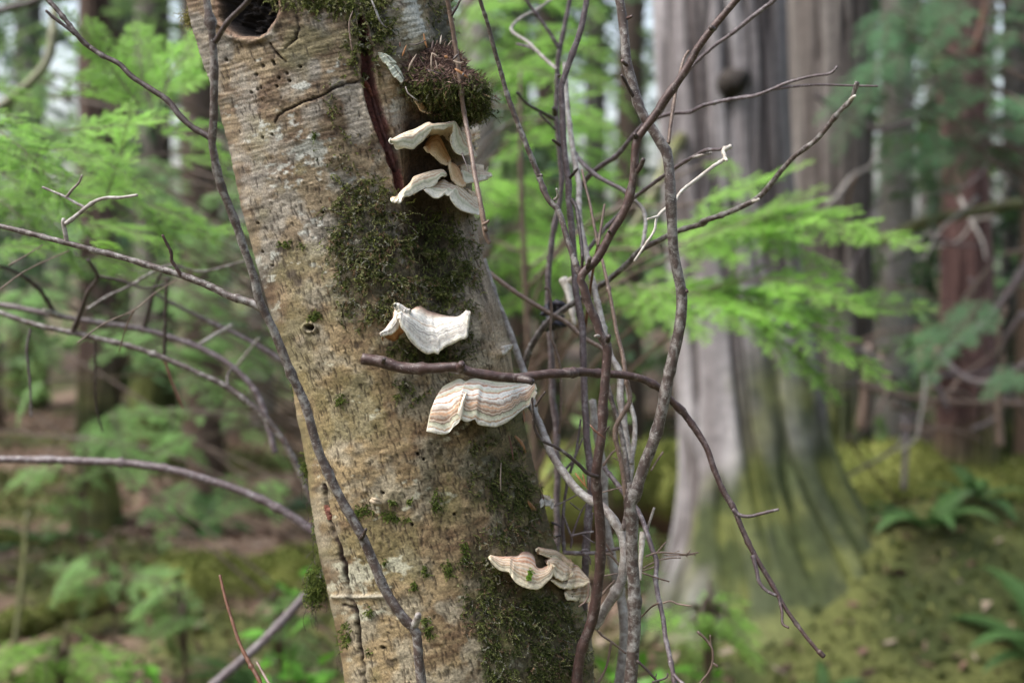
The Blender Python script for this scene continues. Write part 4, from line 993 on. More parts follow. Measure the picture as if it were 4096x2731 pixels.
# tufts hanging off the left edge
def edge_tuft(label, cx, cy, rx, ry, n, length, leaf, seed, pal, hairs=0, d=1.235):
    r = np.random.default_rng(seed)
    x = cx + r.normal(size=n) * rx * .5; y = cy + r.normal(size=n) * ry * .5
    P = toW(x, y, d + r.normal(size=n) * .006); nn = np.tile(-RIGHT * .6 - FWD * .6, (n, 1)) + r.normal(size=(n, 3)) * .3
    V, F, c = moss_mesh(P, nn, length, leaf, seed, pal=pal)
    o = thing('moss_tuft', label, 'moss', toW(cx + rx, cy, d)); o['group'] = 'moss tufts along the trunk edge'
    m = wobj('moss', V, F, MATS['moss'], o, False, col=c); m['kind'] = 'stuff'
    if hairs:
        parts = []
        for k in range(hairs):
            x0 = cx + r.normal() * rx * .9; y0 = cy + r.normal() * ry * .8; L = r.uniform(40, 190)
            pts = [(x0, y0)]
            for s in range(5): pts.append((pts[-1][0] + r.normal() * 9, pts[-1][1] + L / 5))
            pts = np.array(pts); Pq = toW(pts[:, 0], pts[:, 1], d + r.normal(size=6) * .004)
            parts.append(tube(np.hstack([Pq, np.full((6, 1), .00022)]), 4, .1, False, k, .004))
        h_ = wobj('moss_threads', *join(parts), MATS['bark_dark'], o); h_['kind'] = 'stuff'
    return o
edge_tuft('dark green moss tuft with hair-thin threads hanging off the trunk edge below the rust-red crack', 1262, 2345, 34, 62, 420, .009, .0019, 31, PAL_GREEN, 16)
edge_tuft('yellowish lichen-like moss tuft on the trunk edge beside the knot', 770, 65, 34, 30, 150, .011, .0017, 32, np.array([[.28, .25, .08], [.33, .30, .13], [.20, .19, .06]]), 0, 1.24)
edge_tuft('small moss wisp on the trunk edge below the sapling fork', 1180, 1530, 10, 60, 70, .006, .0014, 33, PAL_GREEN, 3)
edge_tuft('thin moss wisp on the trunk edge near the rust-red crack', 1228, 1860, 14, 50, 120, .008, .0015, 34, PAL_GREEN, 6)
edge_tuft('dangling moss wisp on the trunk edge under the dark tuft', 1370, 2540, 16, 46, 130, .007, .0015, 35, PAL_GREEN, 5)
edge_tuft('faint moss beard along the trunk edge beside the sapling fork', 1062, 1040, 8, 90, 70, .006, .0013, 36, PAL_GREEN, 4)
edge_tuft('pale moss beard above the dark green tuft', 1265, 2080, 10, 110, 120, .006, .0013, 37, PAL_GREEN, 8)

# ================================================================== DEBRIS CLUMP on the shelf
CLC = toW(1775, 270, 1.145)
clump = thing('debris_clump', 'brown clump of fallen needles and moss caught on a shelf of the trunk', 'debris', toW(1760, 400, 1.17))
out_t = px('N1', [(430, 440), (700, 430), (1000, 470), (1230, 560), (1400, 800), (1560, 930), (1645, 1180), (1600, 1380), (1480, 1470), (1200, 1420), (900, 1250), (600, 1060), (460, 940), (430, 760)])
nu, nv = 90, 60
ring = spline(np.vstack([out_t, out_t[:1]]), nu + 1)[:-1]
cen = np.array([1765.0, 285.0])
rag = 1 + .20 * (fbm(np.cos(np.linspace(0, 6.283, nu)) * 3 + 7, np.sin(np.linspace(0, 6.283, nu)) * 3, 0, 3, 19) - .5)
ring = cen + (ring - cen) * rag[:, None]
vv = np.linspace(0, 1, nv)
rad_ = np.sin(vv * np.pi / 2 * 1.0)
Q = cen + (ring - cen)[:, None] * rad_[None, :, None]
bul = np.cos(vv * np.pi / 2)
bump_ = fbm(Q[..., 0] / 26, Q[..., 1] / 26, 0, 4, 66) - .5
# the top face slopes back, the belly bulges out
yq = Q[..., 1]
ledge = np.interp(yq, [170, 200, 300, 345, 400, 480], [.05, .25, .80, 1.0, .75, .30])       # sloping top, blunt front, undercut belly
dd = 1.192 - .056 * ledge * bul[None] ** .35 - .022 * bump_
CVt = toW(Q[..., 0], Q[..., 1], dd)
i = np.arange(nu)[:, None] * nv; i2 = ((np.arange(nu) + 1) % nu)[:, None] * nv; j = np.arange(nv - 1)[None]
CFt = np.stack([i + j, i2 + j, i2 + j + 1, i + j + 1], -1).reshape(-1, 4)
# back shell so that it is solid
back = toW(Q[..., 0], Q[..., 1], 1.19 + .035 * bul[None] + 0 * dd)
CV2 = np.vstack([CVt.reshape(-1, 3), back.reshape(-1, 3)]); CF2 = np.vstack([CFt, CFt[:, ::-1] + len(CVt.reshape(-1, 3))])
nn_ = fbm(Q[..., 0] / 15, Q[..., 1] / 15, 0, 3, 67).ravel()
cc_ = np.array([.035, .022, .017]) + np.array([.060, .036, .028]) * sstep(.4, .7, nn_)[:, None]
dkm = sstep(300, 420, Q[..., 1].ravel())[:, None]
cc_ = cc_ + (np.array([.05, .05, .022]) - cc_) * dkm * .8
wobj('humus', CV2, [CF2], MATS['debris'], clump, True, col=np.vstack([cc_, cc_]))
r = np.random.default_rng(5)
def clump_pts(n, test):
    a = r.integers(0, nu, n); b = (r.random(n) ** .6 * (nv - 1)).astype(int)
    ok = test(Q[a, b, 0], Q[a, b, 1]); a, b = a[ok], b[ok]
    return CVt[a, b], Q[a, b], b
P, qq, b = clump_pts(5200, lambda x, y: r.random(len(x)) < sstep(275, 350, y + (x - 1780) * -.15) * .85 + .30 * (x > 1895) + .05)
nn = (P - CLC) + UP * -.01; nn /= np.linalg.norm(nn, axis=1)[:, None]; nn -= FWD * .5
P = P + r.normal(size=P.shape) * .003
V, F, c = moss_mesh(P, nn, .0095, .0018, 51, sag=1.0, probs=np.array([.24, .16, .06, .30, .14, .03, .05, .02]))
o = wobj('moss', V, F, MATS['moss'], clump, False, col=c); o['kind'] = 'stuff'
P, qq, b = clump_pts(4200, lambda x, y: y < 300 + 60 * r.random(len(y)))                 # tangled brown fibres
d = r.normal(size=(len(P), 3)); d /= np.linalg.norm(d, axis=1)[:, None]
e = np.cross(d, r.normal(size=(len(P), 3))); e /= np.linalg.norm(e, axis=1)[:, None]
L = r.uniform(.002, .009, len(P))[:, None] * r.uniform(.5, 1.3, (len(P), 1)); W = np.full((len(P), 1), .0003); P = P - FWD * r.uniform(0, .006, (len(P), 1))
V = np.stack([P - d * L - e * W, P - d * L + e * W, P + e * W + d * L * .2 + UP * .001, P + d * L], 1).reshape(-1, 3)
pal = np.array([[.135, .078, .058], [.065, .040, .032], [.24, .165, .13], [.10, .058, .048]])
o = wobj('fibres', V, [np.arange(len(V)).reshape(-1, 4)], MATS['debris'], clump, False, col=np.repeat(pal[r.integers(0, 4, len(P))], 4, 0)); o['kind'] = 'stuff'

def needle(name, tile, pts, r0, d, mat, parent=None, flat=.35):
    """a single flat dry needle along photo points; r0 half width in photo pixels"""
    L = px(tile, pts); dd_ = np.asarray(d, float) + np.zeros(len(L))
    P = toW(L[:, 0], L[:, 1], dd_); C = spline(P, 14); t = np.linspace(0, 1, 14)
    wv = r0 * K * dd_.mean() * np.sin(np.pi * (t * .9 + .08)) ** .45
    V, F = tube(np.hstack([C, wv[:, None]]), 6, 0, False, 1, .004)
    cen_ = spline(P, max(4, len(V) // 6 if False else 14))
    # flatten along the view direction
    k = (V - P.mean(0)) @ FWD
    base_k = np.interp(V @ RIGHT + V @ UP * .3, *zip(*sorted(zip(C @ RIGHT + C @ UP * .3, (C - P.mean(0)) @ FWD))))
    V = V - ((k - base_k) * (1 - flat))[:, None] * FWD
    return wobj(name, V, F, MATS[mat], parent)
for k, (pts, rr, mt, dd_) in enumerate([([(545, 800), (580, 700), (665, 560)], 5, 'dry_needle_grey', 1.135), ([(875, 775), (873, 650), (880, 540)], 4, 'dry_needle_grey', 1.13), ([(880, 545), (920, 565), (975, 605)], 4, 'dry_needle_grey', 1.13),
        ([(960, 780), (935, 650)], 3, 'dry_needle_grey', 1.13), ([(815, 470), (785, 380), (765, 270)], 4.5, 'dry_needle', 1.15), ([(885, 520), (890, 440), (902, 370)], 5, 'bark_red', 1.14), ([(1000, 420), (1010, 360), (1018, 290)], 4, 'bark_bone', 1.14),
        ([(1180, 640), (1230, 590), (1268, 552)], 6, 'bark_dark', 1.115), ([(1190, 650), (1260, 690), (1335, 668)], 4.5, 'dry_needle_grey', 1.115), ([(1060, 590), (1090, 600), (1110, 612)], 6, 'dry_needle', 1.12), ([(1210, 770), (1290, 820), (1400, 900)], 6, 'dry_needle', 1.115),
        ([(460, 590), (490, 510), (520, 430)], 4, 'dry_needle', 1.14), ([(430, 460), (425, 390)], 4, 'bark_orange', 1.15), ([(1320, 870), (1338, 825)], 5, 'bark_dark', 1.11), ([(1110, 440), (1165, 365)], 3, 'dry_needle_grey', 1.13), ([(820, 780), (920, 810), (1040, 850)], 3, 'bark_dark', 1.115),
        ([(560, 420), (690, 420), (820, 340)], 3.2, 'bark_dark', 1.13), ([(505, 1020), (540, 1120), (620, 1180), (690, 1230)], 3.0, 'bark_pale', 1.12)]):
    needle('needle', 'N1', pts, rr, dd_, mt, clump)
# single dry needles stuck to the bark and twigs
for nm, tile, pts, rr, mt, lb in [('dry_needle', 'I', [(315, 280), (370, 340), (400, 415)], 6, 'dry_needle', 'rust-orange dry needle on the bark below the banded fan'),
        ('dry_needle', 'I', [(262, 275), (285, 360), (300, 470)], 4, 'bark_orange', 'long dark brown needle stuck among flank moss'),
        ('dry_needle', 'I', [(205, 490), (200, 600), (203, 715)], 3, 'dry_needle_grey', 'pale straight needle lying upright on the flank moss'),
        ('dry_needle', 'I', [(415, 790), (445, 835), (478, 865)], 8, 'dry_needle', 'short fat orange needle beside the tiny shell fungus'),
        ('dry_needle', 'I', [(510, 700), (535, 760), (548, 845)], 3, 'bark_orange', 'thin needle crossing the tiny shell fungus'),
        ('dry_needle', 'I', [(380, 80), (385, 130), (388, 175)], 5, 'dry_needle', 'orange needle tip under the edge of the banded fan'),
        ('dry_needle', 'A', [(1195, 75), (1170, 150), (1175, 240), (1195, 370)], 4, 'bark_tan', 'long pale twiglet hanging from the top moss'),
        ('dry_needle', 'A', [(1320, 0), (1350, 70), (1380, 150), (1425, 190)], 5, 'bark_pale', 'pale curved twiglet beside the pale rib')]:
    L = px(tile, pts); d_ = np.minimum(front(L[:, 0], L[:, 1]), DC) - .008
    o = needle(nm, tile, pts, rr, d_, mt); tag(o, lb, 'needle', 'single dry needles on the trunk')
# small curled husk on the bark
P0, n0 = on_trunk(*px('C', [(688, 345)])[0], .003)
parts = [tube(np.array([[*(P0 - RIGHT * .0042 + UP * .001), .0012], [*(P0 - RIGHT * .001 - FWD * .003), .0024], [*(P0 + RIGHT * .0028 - UP * .001 - FWD * .0015), .0022], [*(P0 + RIGHT * .005 - UP * .0022), .0009]]), 10, .2, False, 1, .0006),
         tube(np.array([[*(P0 - RIGHT * .003 + UP * .0024), .0010], [*(P0 + UP * .0022 - FWD * .004), .0016], [*(P0 + RIGHT * .003 + UP * .0006 - FWD * .003), .0010]]), 9, .2, False, 2, .0006)]
tag(wobj('curled_husk', *join(parts), MATS['husk']), 'small curled tan husk stuck to the bare bark', 'husk')
# green scrap of moss lying on the tan ringed bracket
L = px('N5', [(930, 440), (900, 500), (880, 600), (872, 700)]); dcap = front(L[:, 0], L[:, 1]) - np.array([.020, .026, .034, .040])
P = toW(L[:, 0], L[:, 1], dcap); Pc = spline(P, 40) + rng.normal(size=(40, 3)) * .001
V, F, c = moss_mesh(np.repeat(Pc, 3, 0), np.tile(-FWD, (120, 1)), .003, .0016, 61, pal=np.array([[.16, .30, .03], [.22, .36, .05], [.12, .24, .02]]), K_=4)
tag(wobj('moss_scrap', V, F, MATS['moss'], None, False, col=c), 'bright green moss scrap lying on the tan ringed bracket', 'moss')
# ================================================================== TWIGS AND BARE STEMS
SEED = [0]
def strand(tile_pts, r0, r1, d0, d1=None, ground=None):
    """control rows (x,y,z,r): tile_pts = [(tile, [(x,y)..])..]; radii in source-tile pixels of the first tile"""
    L, rs = [], TILE[tile_pts[0][0]][2]
    if isinstance(d1, tuple): d1, ground = None, d1
    for t, pts in tile_pts: L.append(px(t, pts))
    L = np.vstack(L); n = len(L)
    s = np.concatenate([[0], np.cumsum(np.hypot(*np.diff(L, axis=0).T))]); s /= s[-1]
    d = d0 + (d1 - d0) * s if np.isscalar(d0) else np.interp(s, np.linspace(0, 1, len(d0)), d0)
    r = 1.10 * (r0 + (r1 - r0) * s) / rs * K * d
    P = toW(L[:, 0], L[:, 1], d)
    R = np.hstack([P, r[:, None]])
    if ground is not None:                                  # carry the stem down to the soil
        p = R[0].copy(); gzv = float(gz(p[0] + ground[0], p[1] + ground[1]))
        g1 = np.array([p[0] + ground[0], p[1] + ground[1], gzv - .03, p[3] * 1.35]); md = (p + g1) / 2; md[0] += ground[0] * .15; md[3] = p[3] * 1.15
        R = np.vstack([g1, md, R])
    return R
def stems(name, label, cat, mat, main, sides=(), group=None, nodes=True, base=None):
    """a thing made of a stem and its side branches, each a part"""
    SEED[0] += 1
    lo = main[np.argmin(main[:, 2])][:3] if base is None else base
    o = thing(name, label, cat, lo, group)
    wobj('stem', *tube(main, 12, .10, nodes, SEED[0]), MATS[mat], o)
    for k, sd_ in enumerate(sides):
        nm, mt, R = sd_ if len(sd_) == 3 else ('branch', mat, sd_[0])
        SEED[0] += 1
        wobj(nm, *tube(R, 9, .12, nodes, SEED[0]), MATS[mt], o)
    return o
def br(t, pts, r0, r1, d0, d1=None, nm='branch', mat=None):
    return (nm, mat, strand([(t, pts)], r0, r1, d0, d0 if d1 is None else d1))
def fill(mat, L): return [(a, b or mat, c) for a, b, c in L]

# --- the slender sapling in front of the trunk
main = strand([('C', [(1005, 1700), (985, 1567), (968, 1420), (958, 1300), (945, 1215), (880, 1150), (760, 980), (660, 750), (580, 570), (470, 380), (370, 180), (290, 0)]),
               ('B', [(530, 1350), (450, 1180), (390, 1030), (330, 880), (270, 760), (232, 680), (195, 520), (130, 330), (70, 150), (15, 10)]),
               ('D', [(1490, 1260), (1460, 1150), (1440, 1050), (1425, 960), (1437, 800), (1440, 600), (1440, 400), (1430, 250), (1410, 120), (1388, -10), (1370, -300), (1390, -700)])], 31, 21, [1.10, 1.09, 1.075, 1.05, 1.02, 1.0], None, (.05, -.02))
stems('sapling', 'slender dark bare sapling curving up in front of the leaning trunk', 'sapling', 'bark_lichen', main, fill('bark_dark', [
    br('D', [(1425, 935), (1395, 915), (1300, 860), (1210, 780), (1130, 680), (1000, 590), (880, 510), (800, 430), (700, 380), (620, 330), (560, 285), (500, 210), (420, 110), (350, 30), (280, -40)], 20, 13, 1.035, 1.05),
    br('D', [(600, 315), (520, 240), (440, 180), (350, 110), (308, 72)], 14, 9, 1.045, 1.04),
    br('D', [(1445, 285), (1465, 255), (1540, 140), (1620, 60), (1720, -50)], 18, 14, 1.01, .98),
    ('branch', 'bark_lichen', strand([('E', [(1760, 735), (1720, 705), (1620, 670), (1530, 640), (1400, 575), (1230, 510), (1000, 440), (800, 380), (600, 330), (480, 297), (300, 250), (100, 200), (-80, 155)])], 24, 15, 1.08, 1.10)),
    ('branch', 'bark_pale', strand([('D', [(450, 1640), (437, 1560), (425, 1500), (430, 1470)])], 15, 12, 1.095, 1.09)),
    ('branch', 'bark_pale', strand([('D', [(440, 1505), (470, 1485), (540, 1430), (580, 1395), (650, 1350), (720, 1330), (800, 1330), (925, 1313)])], 14, 9, 1.09, 1.08)),
    ('branch', 'bark_pale', strand([('D', [(575, 1400), (510, 1365), (440, 1325), (360, 1290), (285, 1258)])], 10, 7, 1.09, 1.09)),
    ('branch', 'bark_pale', strand([('D', [(448, 1325), (490, 1270), (530, 1230), (552, 1178)])], 9, 6, 1.09, 1.08)),
    br('E', [(1218, 510), (1190, 460), (1155, 410), (1150, 350), (1125, 300), (1092, 235)], 13, 8, 1.085, 1.075, 'branch', 'bark_red'),
    br('C', [(575, 600), (595, 570), (612, 532)], 14, 9, 1.085, 1.075, 'stub'),
    br('C', [(935, 1180), (955, 1140), (962, 1105)], 26, 18, 1.095, 1.085, 'stub', 'bark_pale')]))

# --- the broken branch lying across the trunk and arching down to the right
main = strand([('B', [(922, 1066), (1060, 1090), (1200, 1128), (1400, 1130), (1560, 1125), (1640, 1155), (1800, 1180), (1960, 1195), (2080, 1180), (2200, 1166), (2352, 1160)]),
               ('H', [(900, 1345), (1020, 1348), (1200, 1360), (1380, 1375), (1500, 1400), (1620, 1460), (1700, 1530)]),
               ('L', [(270, 1030), (340, 1100), (420, 1210), (480, 1310), (530, 1450)]),
               ('M', [(580, 440), (640, 540), (690, 660), (740, 770), (790, 860), (880, 1010), (940, 1120), (1040, 1260), (1155, 1402)])], 35, 11, [1.105, 1.10, 1.12, 1.17, 1.20, 1.19, 1.17, 1.15])
stems('broken_branch', 'dead reddish branch lying across the trunk and arching down beside the stems', 'branch', 'bark_red', main, fill('bark_red', [
    br('B', [(1560, 1140), (1585, 1120), (1590, 1100)], 30, 22, 1.105, 1.09, 'stub'),
    br('B', [(1960, 1198), (2030, 1208), (2066, 1222)], 26, 22, 1.115, 1.105, 'stub', 'bark_dark'),
    br('B', [(1062, 1090), (1066, 1078), (1070, 1066)], 14, 10, 1.10, 1.09, 'stub', 'bark_dark'),
    br('M', [(635, 545), (680, 580), (740, 585), (800, 570), (905, 545)], 11, 7, 1.185, 1.17, 'branch', 'bark_purple'),
    br('M', [(752, 815), (775, 900), (790, 970), (830, 1020), (890, 1052)], 12, 8, 1.17, 1.16, 'branch', 'bark_purple'),
    br('M', [(905, 1060), (925, 1150), (930, 1220), (965, 1242)], 9, 7, 1.165, 1.15),
    br('M', [(1140, 1380), (1160, 1400), (1172, 1412)], 15, 12, 1.15, 1.15, 'bud')]), base=toW(*px('B', [(1250, 1128)])[0], 1.13))

# --- the twig hanging in front of the fungi
main = strand([('A', [(1822, -60), (1832, 0), (1850, 100), (1870, 220), (1892, 360), (1908, 500), (1925, 640), (1950, 800), (1980, 960), (2000, 1080), (2020, 1200), (2050, 1350), (2072, 1450), (2090, 1560)]),
               ('B', [(1722, 60), (1735, 150), (1750, 230), (1778, 292)])], 15, 13, [1.12, 1.13, 1.135, 1.14, 1.115, 1.10, 1.10, 1.105])
stems('hanging_twig', 'thin brown dead twig hanging down past the debris clump and brackets', 'twig', 'bark_tan', main, fill('bark_tan', [
    br('A', [(1856, 108), (1890, 55), (1918, 0)], 9, 6, 1.125, 1.12, 'branch', 'bark_dark'),
    br('B', [(1735, 165), (1760, 150), (1772, 138)], 11, 8, 1.10, 1.095, 'stub'),
    br('N2', [(1150, 575), (1190, 680), (1255, 850)], 14, 6, 1.125, 1.115, 'branch', 'bark_dark')]))

# --- the shrub stems right of the trunk
SG = 'bare shrub stems right of the trunk'
main = strand([('J', [(20, 1500), (70, 1250), (110, 1150), (150, 1000), (180, 800), (198, 600), (200, 400)]),
               ('I', [(975, 900), (958, 750), (948, 600), (970, 420), (1000, 200), (1005, 0)]),
               ('H', [(1212, 1480), (1230, 1250), (1232, 1140), (1180, 1060), (1150, 960), (1080, 800), (1050, 690), (1022, 620), (1060, 550), (1130, 490), (1200, 380), (1270, 250), (1350, 120), (1400, 0)]),
               ('G', [(1440, 1360), (1450, 1240), (1465, 1100), (1510, 1030), (1600, 910), (1700, 760), (1800, 620), (1880, 490), (1960, 350), (2060, 220), (2150, 110), (2260, -15), (2400, -200)])], 38, 25, [1.17, 1.15, 1.12, 1.11, 1.10, 1.085, 1.07, 1.05], (.01, .03))
stems('shrub_stem', 'zigzag dark reddish stem rising from the trunk foot and crossing a paler stem', 'shrub', 'bark_red', main, fill('bark_dark', [
    br('I', [(965, 600), (880, 570), (830, 520), (740, 440), (640, 370), (550, 330), (500, 290), (465, 210), (455, 100), (448, -20)], 15, 8, 1.12, 1.09),
    ('branch', 'bark_dark', strand([('B', [(2085, 1385), (2120, 1330), (2152, 1288)])], 9, 6, 1.092, 1.085)),
    br('H', [(1225, 1130), (1240, 1090), (1246, 1065)], 20, 16, 1.11, 1.10, 'stub'),
    br('H', [(1190, 1075), (1160, 1065), (1138, 1066)], 14, 10, 1.11, 1.10, 'stub', 'bark_pale'),
    br('H', [(1030, 590), (1035, 500), (1038, 430)], 14, 9, 1.105, 1.10, 'stub'),
    br('H', [(1075, 540), (1090, 490), (1098, 448)], 16, 12, 1.10, 1.09, 'stub'),
    br('G', [(1425, 1390), (1480, 1330), (1518, 1248)], 20, 14, 1.09, 1.075, 'stub'),
    br('H', [(1262, 265), (1248, 250), (1242, 242)], 11, 9, 1.095, 1.085, 'stub'),
    br('G', [(1470, 1090), (1455, 1070), (1448, 1052)], 20, 15, 1.085, 1.075, 'stub'),
    br('G', [(2070, 215), (2055, 225), (2045, 218)], 26, 18, 1.065, 1.055, 'stub'),
    br('I', [(980, 380), (1020, 250), (1052, 208)], 10, 6, 1.13, 1.11)]), SG)
main = strand([('J', [(425, 1700), (435, 1567), (455, 1300), (468, 1000), (455, 700), (442, 500), (448, 300), (430, 160)]),
               ('I', [(1240, 760), (1290, 620), (1350, 450), (1420, 260), (1470, 60)]),
               ('H', [(1690, 1500), (1720, 1350), (1780, 1100), (1812, 900), (1815, 720), (1790, 600), (1752, 400), (1745, 250), (1735, 100), (1730, 0)]),
               ('G', [(1718, 1350), (1700, 1200), (1660, 1130), (1590, 1020), (1530, 930), (1470, 800), (1430, 640), (1385, 480), (1370, 300), (1350, 120), (1328, 0), (1290, -300), (1270, -700)])], 47, 30, [1.15, 1.14, 1.13, 1.12, 1.11, 1.10, 1.10, 1.10, 1.09], (.02, .05))
stems('shrub_stem', 'thick lichen-speckled stem bowing outwards then leaning back over the zigzag one', 'shrub', 'bark_lichen', main, fill('bark_red', [
    br('G', [(1712, 1125), (1730, 980), (1770, 720), (1800, 580), (1840, 450), (1872, 400)], 14, 10, 1.10, 1.12, 'branch', 'bark_tan'),
    br('G', [(1452, 780), (1420, 730), (1380, 650), (1345, 590)], 14, 10, 1.10, 1.085, 'stub', 'bark_dark'),
    br('G', [(1385, 510), (1362, 492), (1352, 478)], 16, 12, 1.095, 1.085, 'stub'),
    br('G', [(1390, 145), (1415, 135), (1428, 128)], 12, 9, 1.095, 1.09, 'stub'),
    br('H', [(1820, 715), (1850, 705), (1862, 720)], 18, 10, 1.11, 1.105, 'stub')]), SG)
main = strand([('J', [(150, 1130), (180, 1080), (250, 960), (350, 800), (392, 600), (375, 430)]),
               ('I', [(1140, 1030), (1080, 930), (1000, 835), (900, 780), (780, 680), (690, 560), (600, 420), (520, 220), (440, 40)]),
               ('B', [(2080, 1420), (1990, 1100), (1960, 1020), (1900, 850), (1830, 680), (1785, 545), (1740, 400)])], 38, 19, [1.17, 1.16, 1.17, 1.20, 1.25, 1.31, 1.34, 1.36])
stems('shrub_stem', 'grey-white speckled stem slanting from the fork up behind the trunk', 'shrub', 'bark_pale', main, fill('bark_lichen', [
    br('I', [(1165, 1020), (1180, 960), (1200, 800), (1205, 700)], 26, 22, 1.16, 1.16, 'branch'),]), SG)
# pale upright pair behind the thick stem
main = strand([('J', [(330, 1700), (350, 1567), (380, 1350), (385, 1100), (350, 850), (300, 650), (270, 480), (240, 300), (225, 100)]),
               ('I', [(1010, 560), (990, 450), (945, 200), (920, 0)])], 40, 26, 1.32, 1.34, (.02, .04))
stems('shrub_stem', 'blurred pale grey stem standing behind the fork of the front stems', 'shrub', 'bark_pale', main, (), SG)
main = strand([('I', [(1210, 780), (1205, 640), (1220, 520), (1200, 400), (1170, 200), (1140, 0)]), ('H', [(1330, 1350), (1260, 1230), (1210, 1050), (1180, 900), (1140, 740), (1100, 560), (1050, 330), (1020, 200), (1010, 0)]),
               ('G', [(1012, 1450), (985, 1300), (950, 1080), (922, 850), (905, 640), (900, 500)])], 28, 18, [1.22, 1.25, 1.30, 1.38, 1.44])
stems('shrub_stem', 'pale peeling stem running up close behind the dark upright stem', 'shrub', 'bark_pale', main, fill('bark_pale', [
    br('I', [(1222, 500), (1250, 300), (1250, 150), (1210, 0), (1190, -120)], 20, 15, 1.22, 1.25), br('I', [(1200, 640), (1190, 500), (1160, 330), (1120, 150), (1070, 0), (1030, -160)], 20, 15, 1.21, 1.22, 'branch', 'bark_lichen'),
    br('G', [(965, 1195), (1050, 1290), (1150, 1380), (1260, 1440), (1370, 1500), (1450, 1570)], 18, 16, 1.42, 1.34, 'branch', 'bark_purple'),
    br('H', [(1440, -2), (1510, 70), (1532, 150), (1520, 300), (1500, 385)], 15, 13, 1.34, 1.31, 'branch', 'bark_pale'),
    br('G', [(1020, 1470), (1080, 1390), (1200, 1290), (1300, 1225), (1400, 1110), (1500, 995), (1610, 930), (1700, 900), (1780, 885), (1880, 880), (1960, 840), (2100, 800), (2352, 750)], 20, 11, 1.42, 1.30, 'branch', 'bark_purple'),
    ('branch', 'bark_purple', strand([('K', [(455, 622), (600, 590), (760, 565), (870, 525), (950, 490), (1100, 450), (1215, 430), (1250, 393)])], 10, 7, 1.30, 1.27)),
    ('branch', 'bark_purple', strand([('K', [(870, 527), (1000, 510), (1150, 500), (1300, 505), (1490, 508)])], 7, 5, 1.285, 1.27)),
    br('G', [(1640, 900), (1760, 700), (1890, 530), (2060, 370), (2200, 270), (2352, 145)], 14, 13, 1.33, 1.30, 'branch', 'bark_purple'),
    ('branch', 'bark_purple', strand([('K', [(620, 205), (750, 100), (880, 0), (960, -80)])], 12, 11, 1.30, 1.28))]), SG)
# dark upright
main = strand([('I', [(880, 1000), (905, 700), (900, 500), (880, 350), (870, 150), (860, 0)]), ('H', [(1050, 1400), (1042, 1200), (1038, 1000), (1010, 850), (985, 700), (975, 500), (960, 300), (942, 100), (930, 0)]),
               ('G', [(930, 1430), (910, 1300), (890, 1100), (880, 850), (876, 660), (905, 580), (960, 420), (1020, 250), (1070, 10), (1095, -200)])], 26, 21, [1.26, 1.27, 1.28, 1.28, 1.28], None)
main = np.vstack([[*(toW(2330, 2650, 1.27)), main[0, 3] * 1.1], main]); 
g0 = main[0].copy(); g0[2] = float(gz(g0[0], g0[1])) - .03; main = np.vstack([g0, main])
stems('shrub_stem', 'straight purplish-brown stem with a broken pale elbow near its top', 'shrub', 'bark_purple', main, fill('bark_red', [
    br('G', [(935, 1400), (960, 1370), (1000, 1325)], 13, 9, 1.28, 1.26, 'stub', 'bark_dark'), br('G', [(860, 1140), (830, 1115), (802, 1098)], 12, 8, 1.28, 1.27, 'stub'),
    br('H', [(955, 0), (990, 60), (1010, 180), (1030, 350), (1040, 480)], 16, 12, 1.27, 1.22, 'branch', 'bark_dark'),
    br('G', [(850, 600), (855, 595), (862, 590)], 10, 8, 1.27, 1.26, 'stub')]), SG)
main = strand([('I', [(625, 1400), (640, 1150), (650, 1000), (640, 800), (650, 600), (640, 400), (640, 200), (610, 0)]), ('H', [(800, 1400), (790, 1150), (775, 900), (770, 650), (780, 500), (810, 250), (845, 90)]), ('G', [(870, 1500), (880, 1400), (870, 1300), (850, 1100), (835, 900), (840, 700), (850, 450), (890, 250), (940, 0), (960, -150)])], 25, 17, 1.52, 1.50, (.0, .05))
stems('shrub_stem', 'soft-focus purple-grey stem crossing the dark berry-like lump', 'shrub', 'bark_purple', main, fill('bark_purple', [
    br('G', [(840, 545), (740, 460), (620, 340), (480, 230), (560, 140), (680, 80), (800, -10)], 13, 10, 1.50, 1.62, 'branch', 'bark_pale'), br('G', [(690, 408), (620, 370), (525, 345)], 12, 8, 1.54, 1.58, 'branch', 'bark_purple'),
    br('G', [(850, 375), (770, 240), (660, 90), (580, -20)], 13, 11, 1.50, 1.50), br('G', [(820, 935), (700, 870), (600, 810), (525, 725)], 13, 9, 1.50, 1.44, 'branch', 'bark_dark'), br('G', [(825, 1015), (700, 890)], 11, 7, 1.5, 1.46),
    br('G', [(825, 900), (820, 860), (812, 845)], 18, 14, 1.49, 1.48, 'stub', 'bark_dark')]), SG)
# long arching stem, arc stem, thin ones
main = strand([('H', [(575, 1330), (600, 1240), (650, 1120), (740, 990), (800, 930), (950, 820), (1120, 710), (1250, 620), (1400, 490), (1500, 390), (1650, 310), (1800, 240), (2000, 180)]), ('K', [(450, 1310), (600, 1255), (760, 1180), (820, 1130), (900, 1030), (1000, 920), (1130, 820), (1270, 650), (1330, 590), (1368, 485)])], 22, 17, [1.42, 1.40, 1.34, 1.28, 1.24, 1.20])
stems('shrub_stem', 'long thin stem sweeping from beside the trunk up to a pale cut tip', 'shrub', 'bark_lichen', main, fill('bark_bone', [br('K', [(1325, 590), (1345, 570), (1358, 565)], 9, 7, 1.205, 1.20, 'stub'), br('K', [(750, 1185), (780, 1180), (790, 1172)], 9, 7, 1.25, 1.245, 'stub'),
    br('H', [(600, 1250), (590, 1300), (580, 1400)], 24, 20, 1.42, 1.43, 'branch', 'bark_mossy')]), SG)
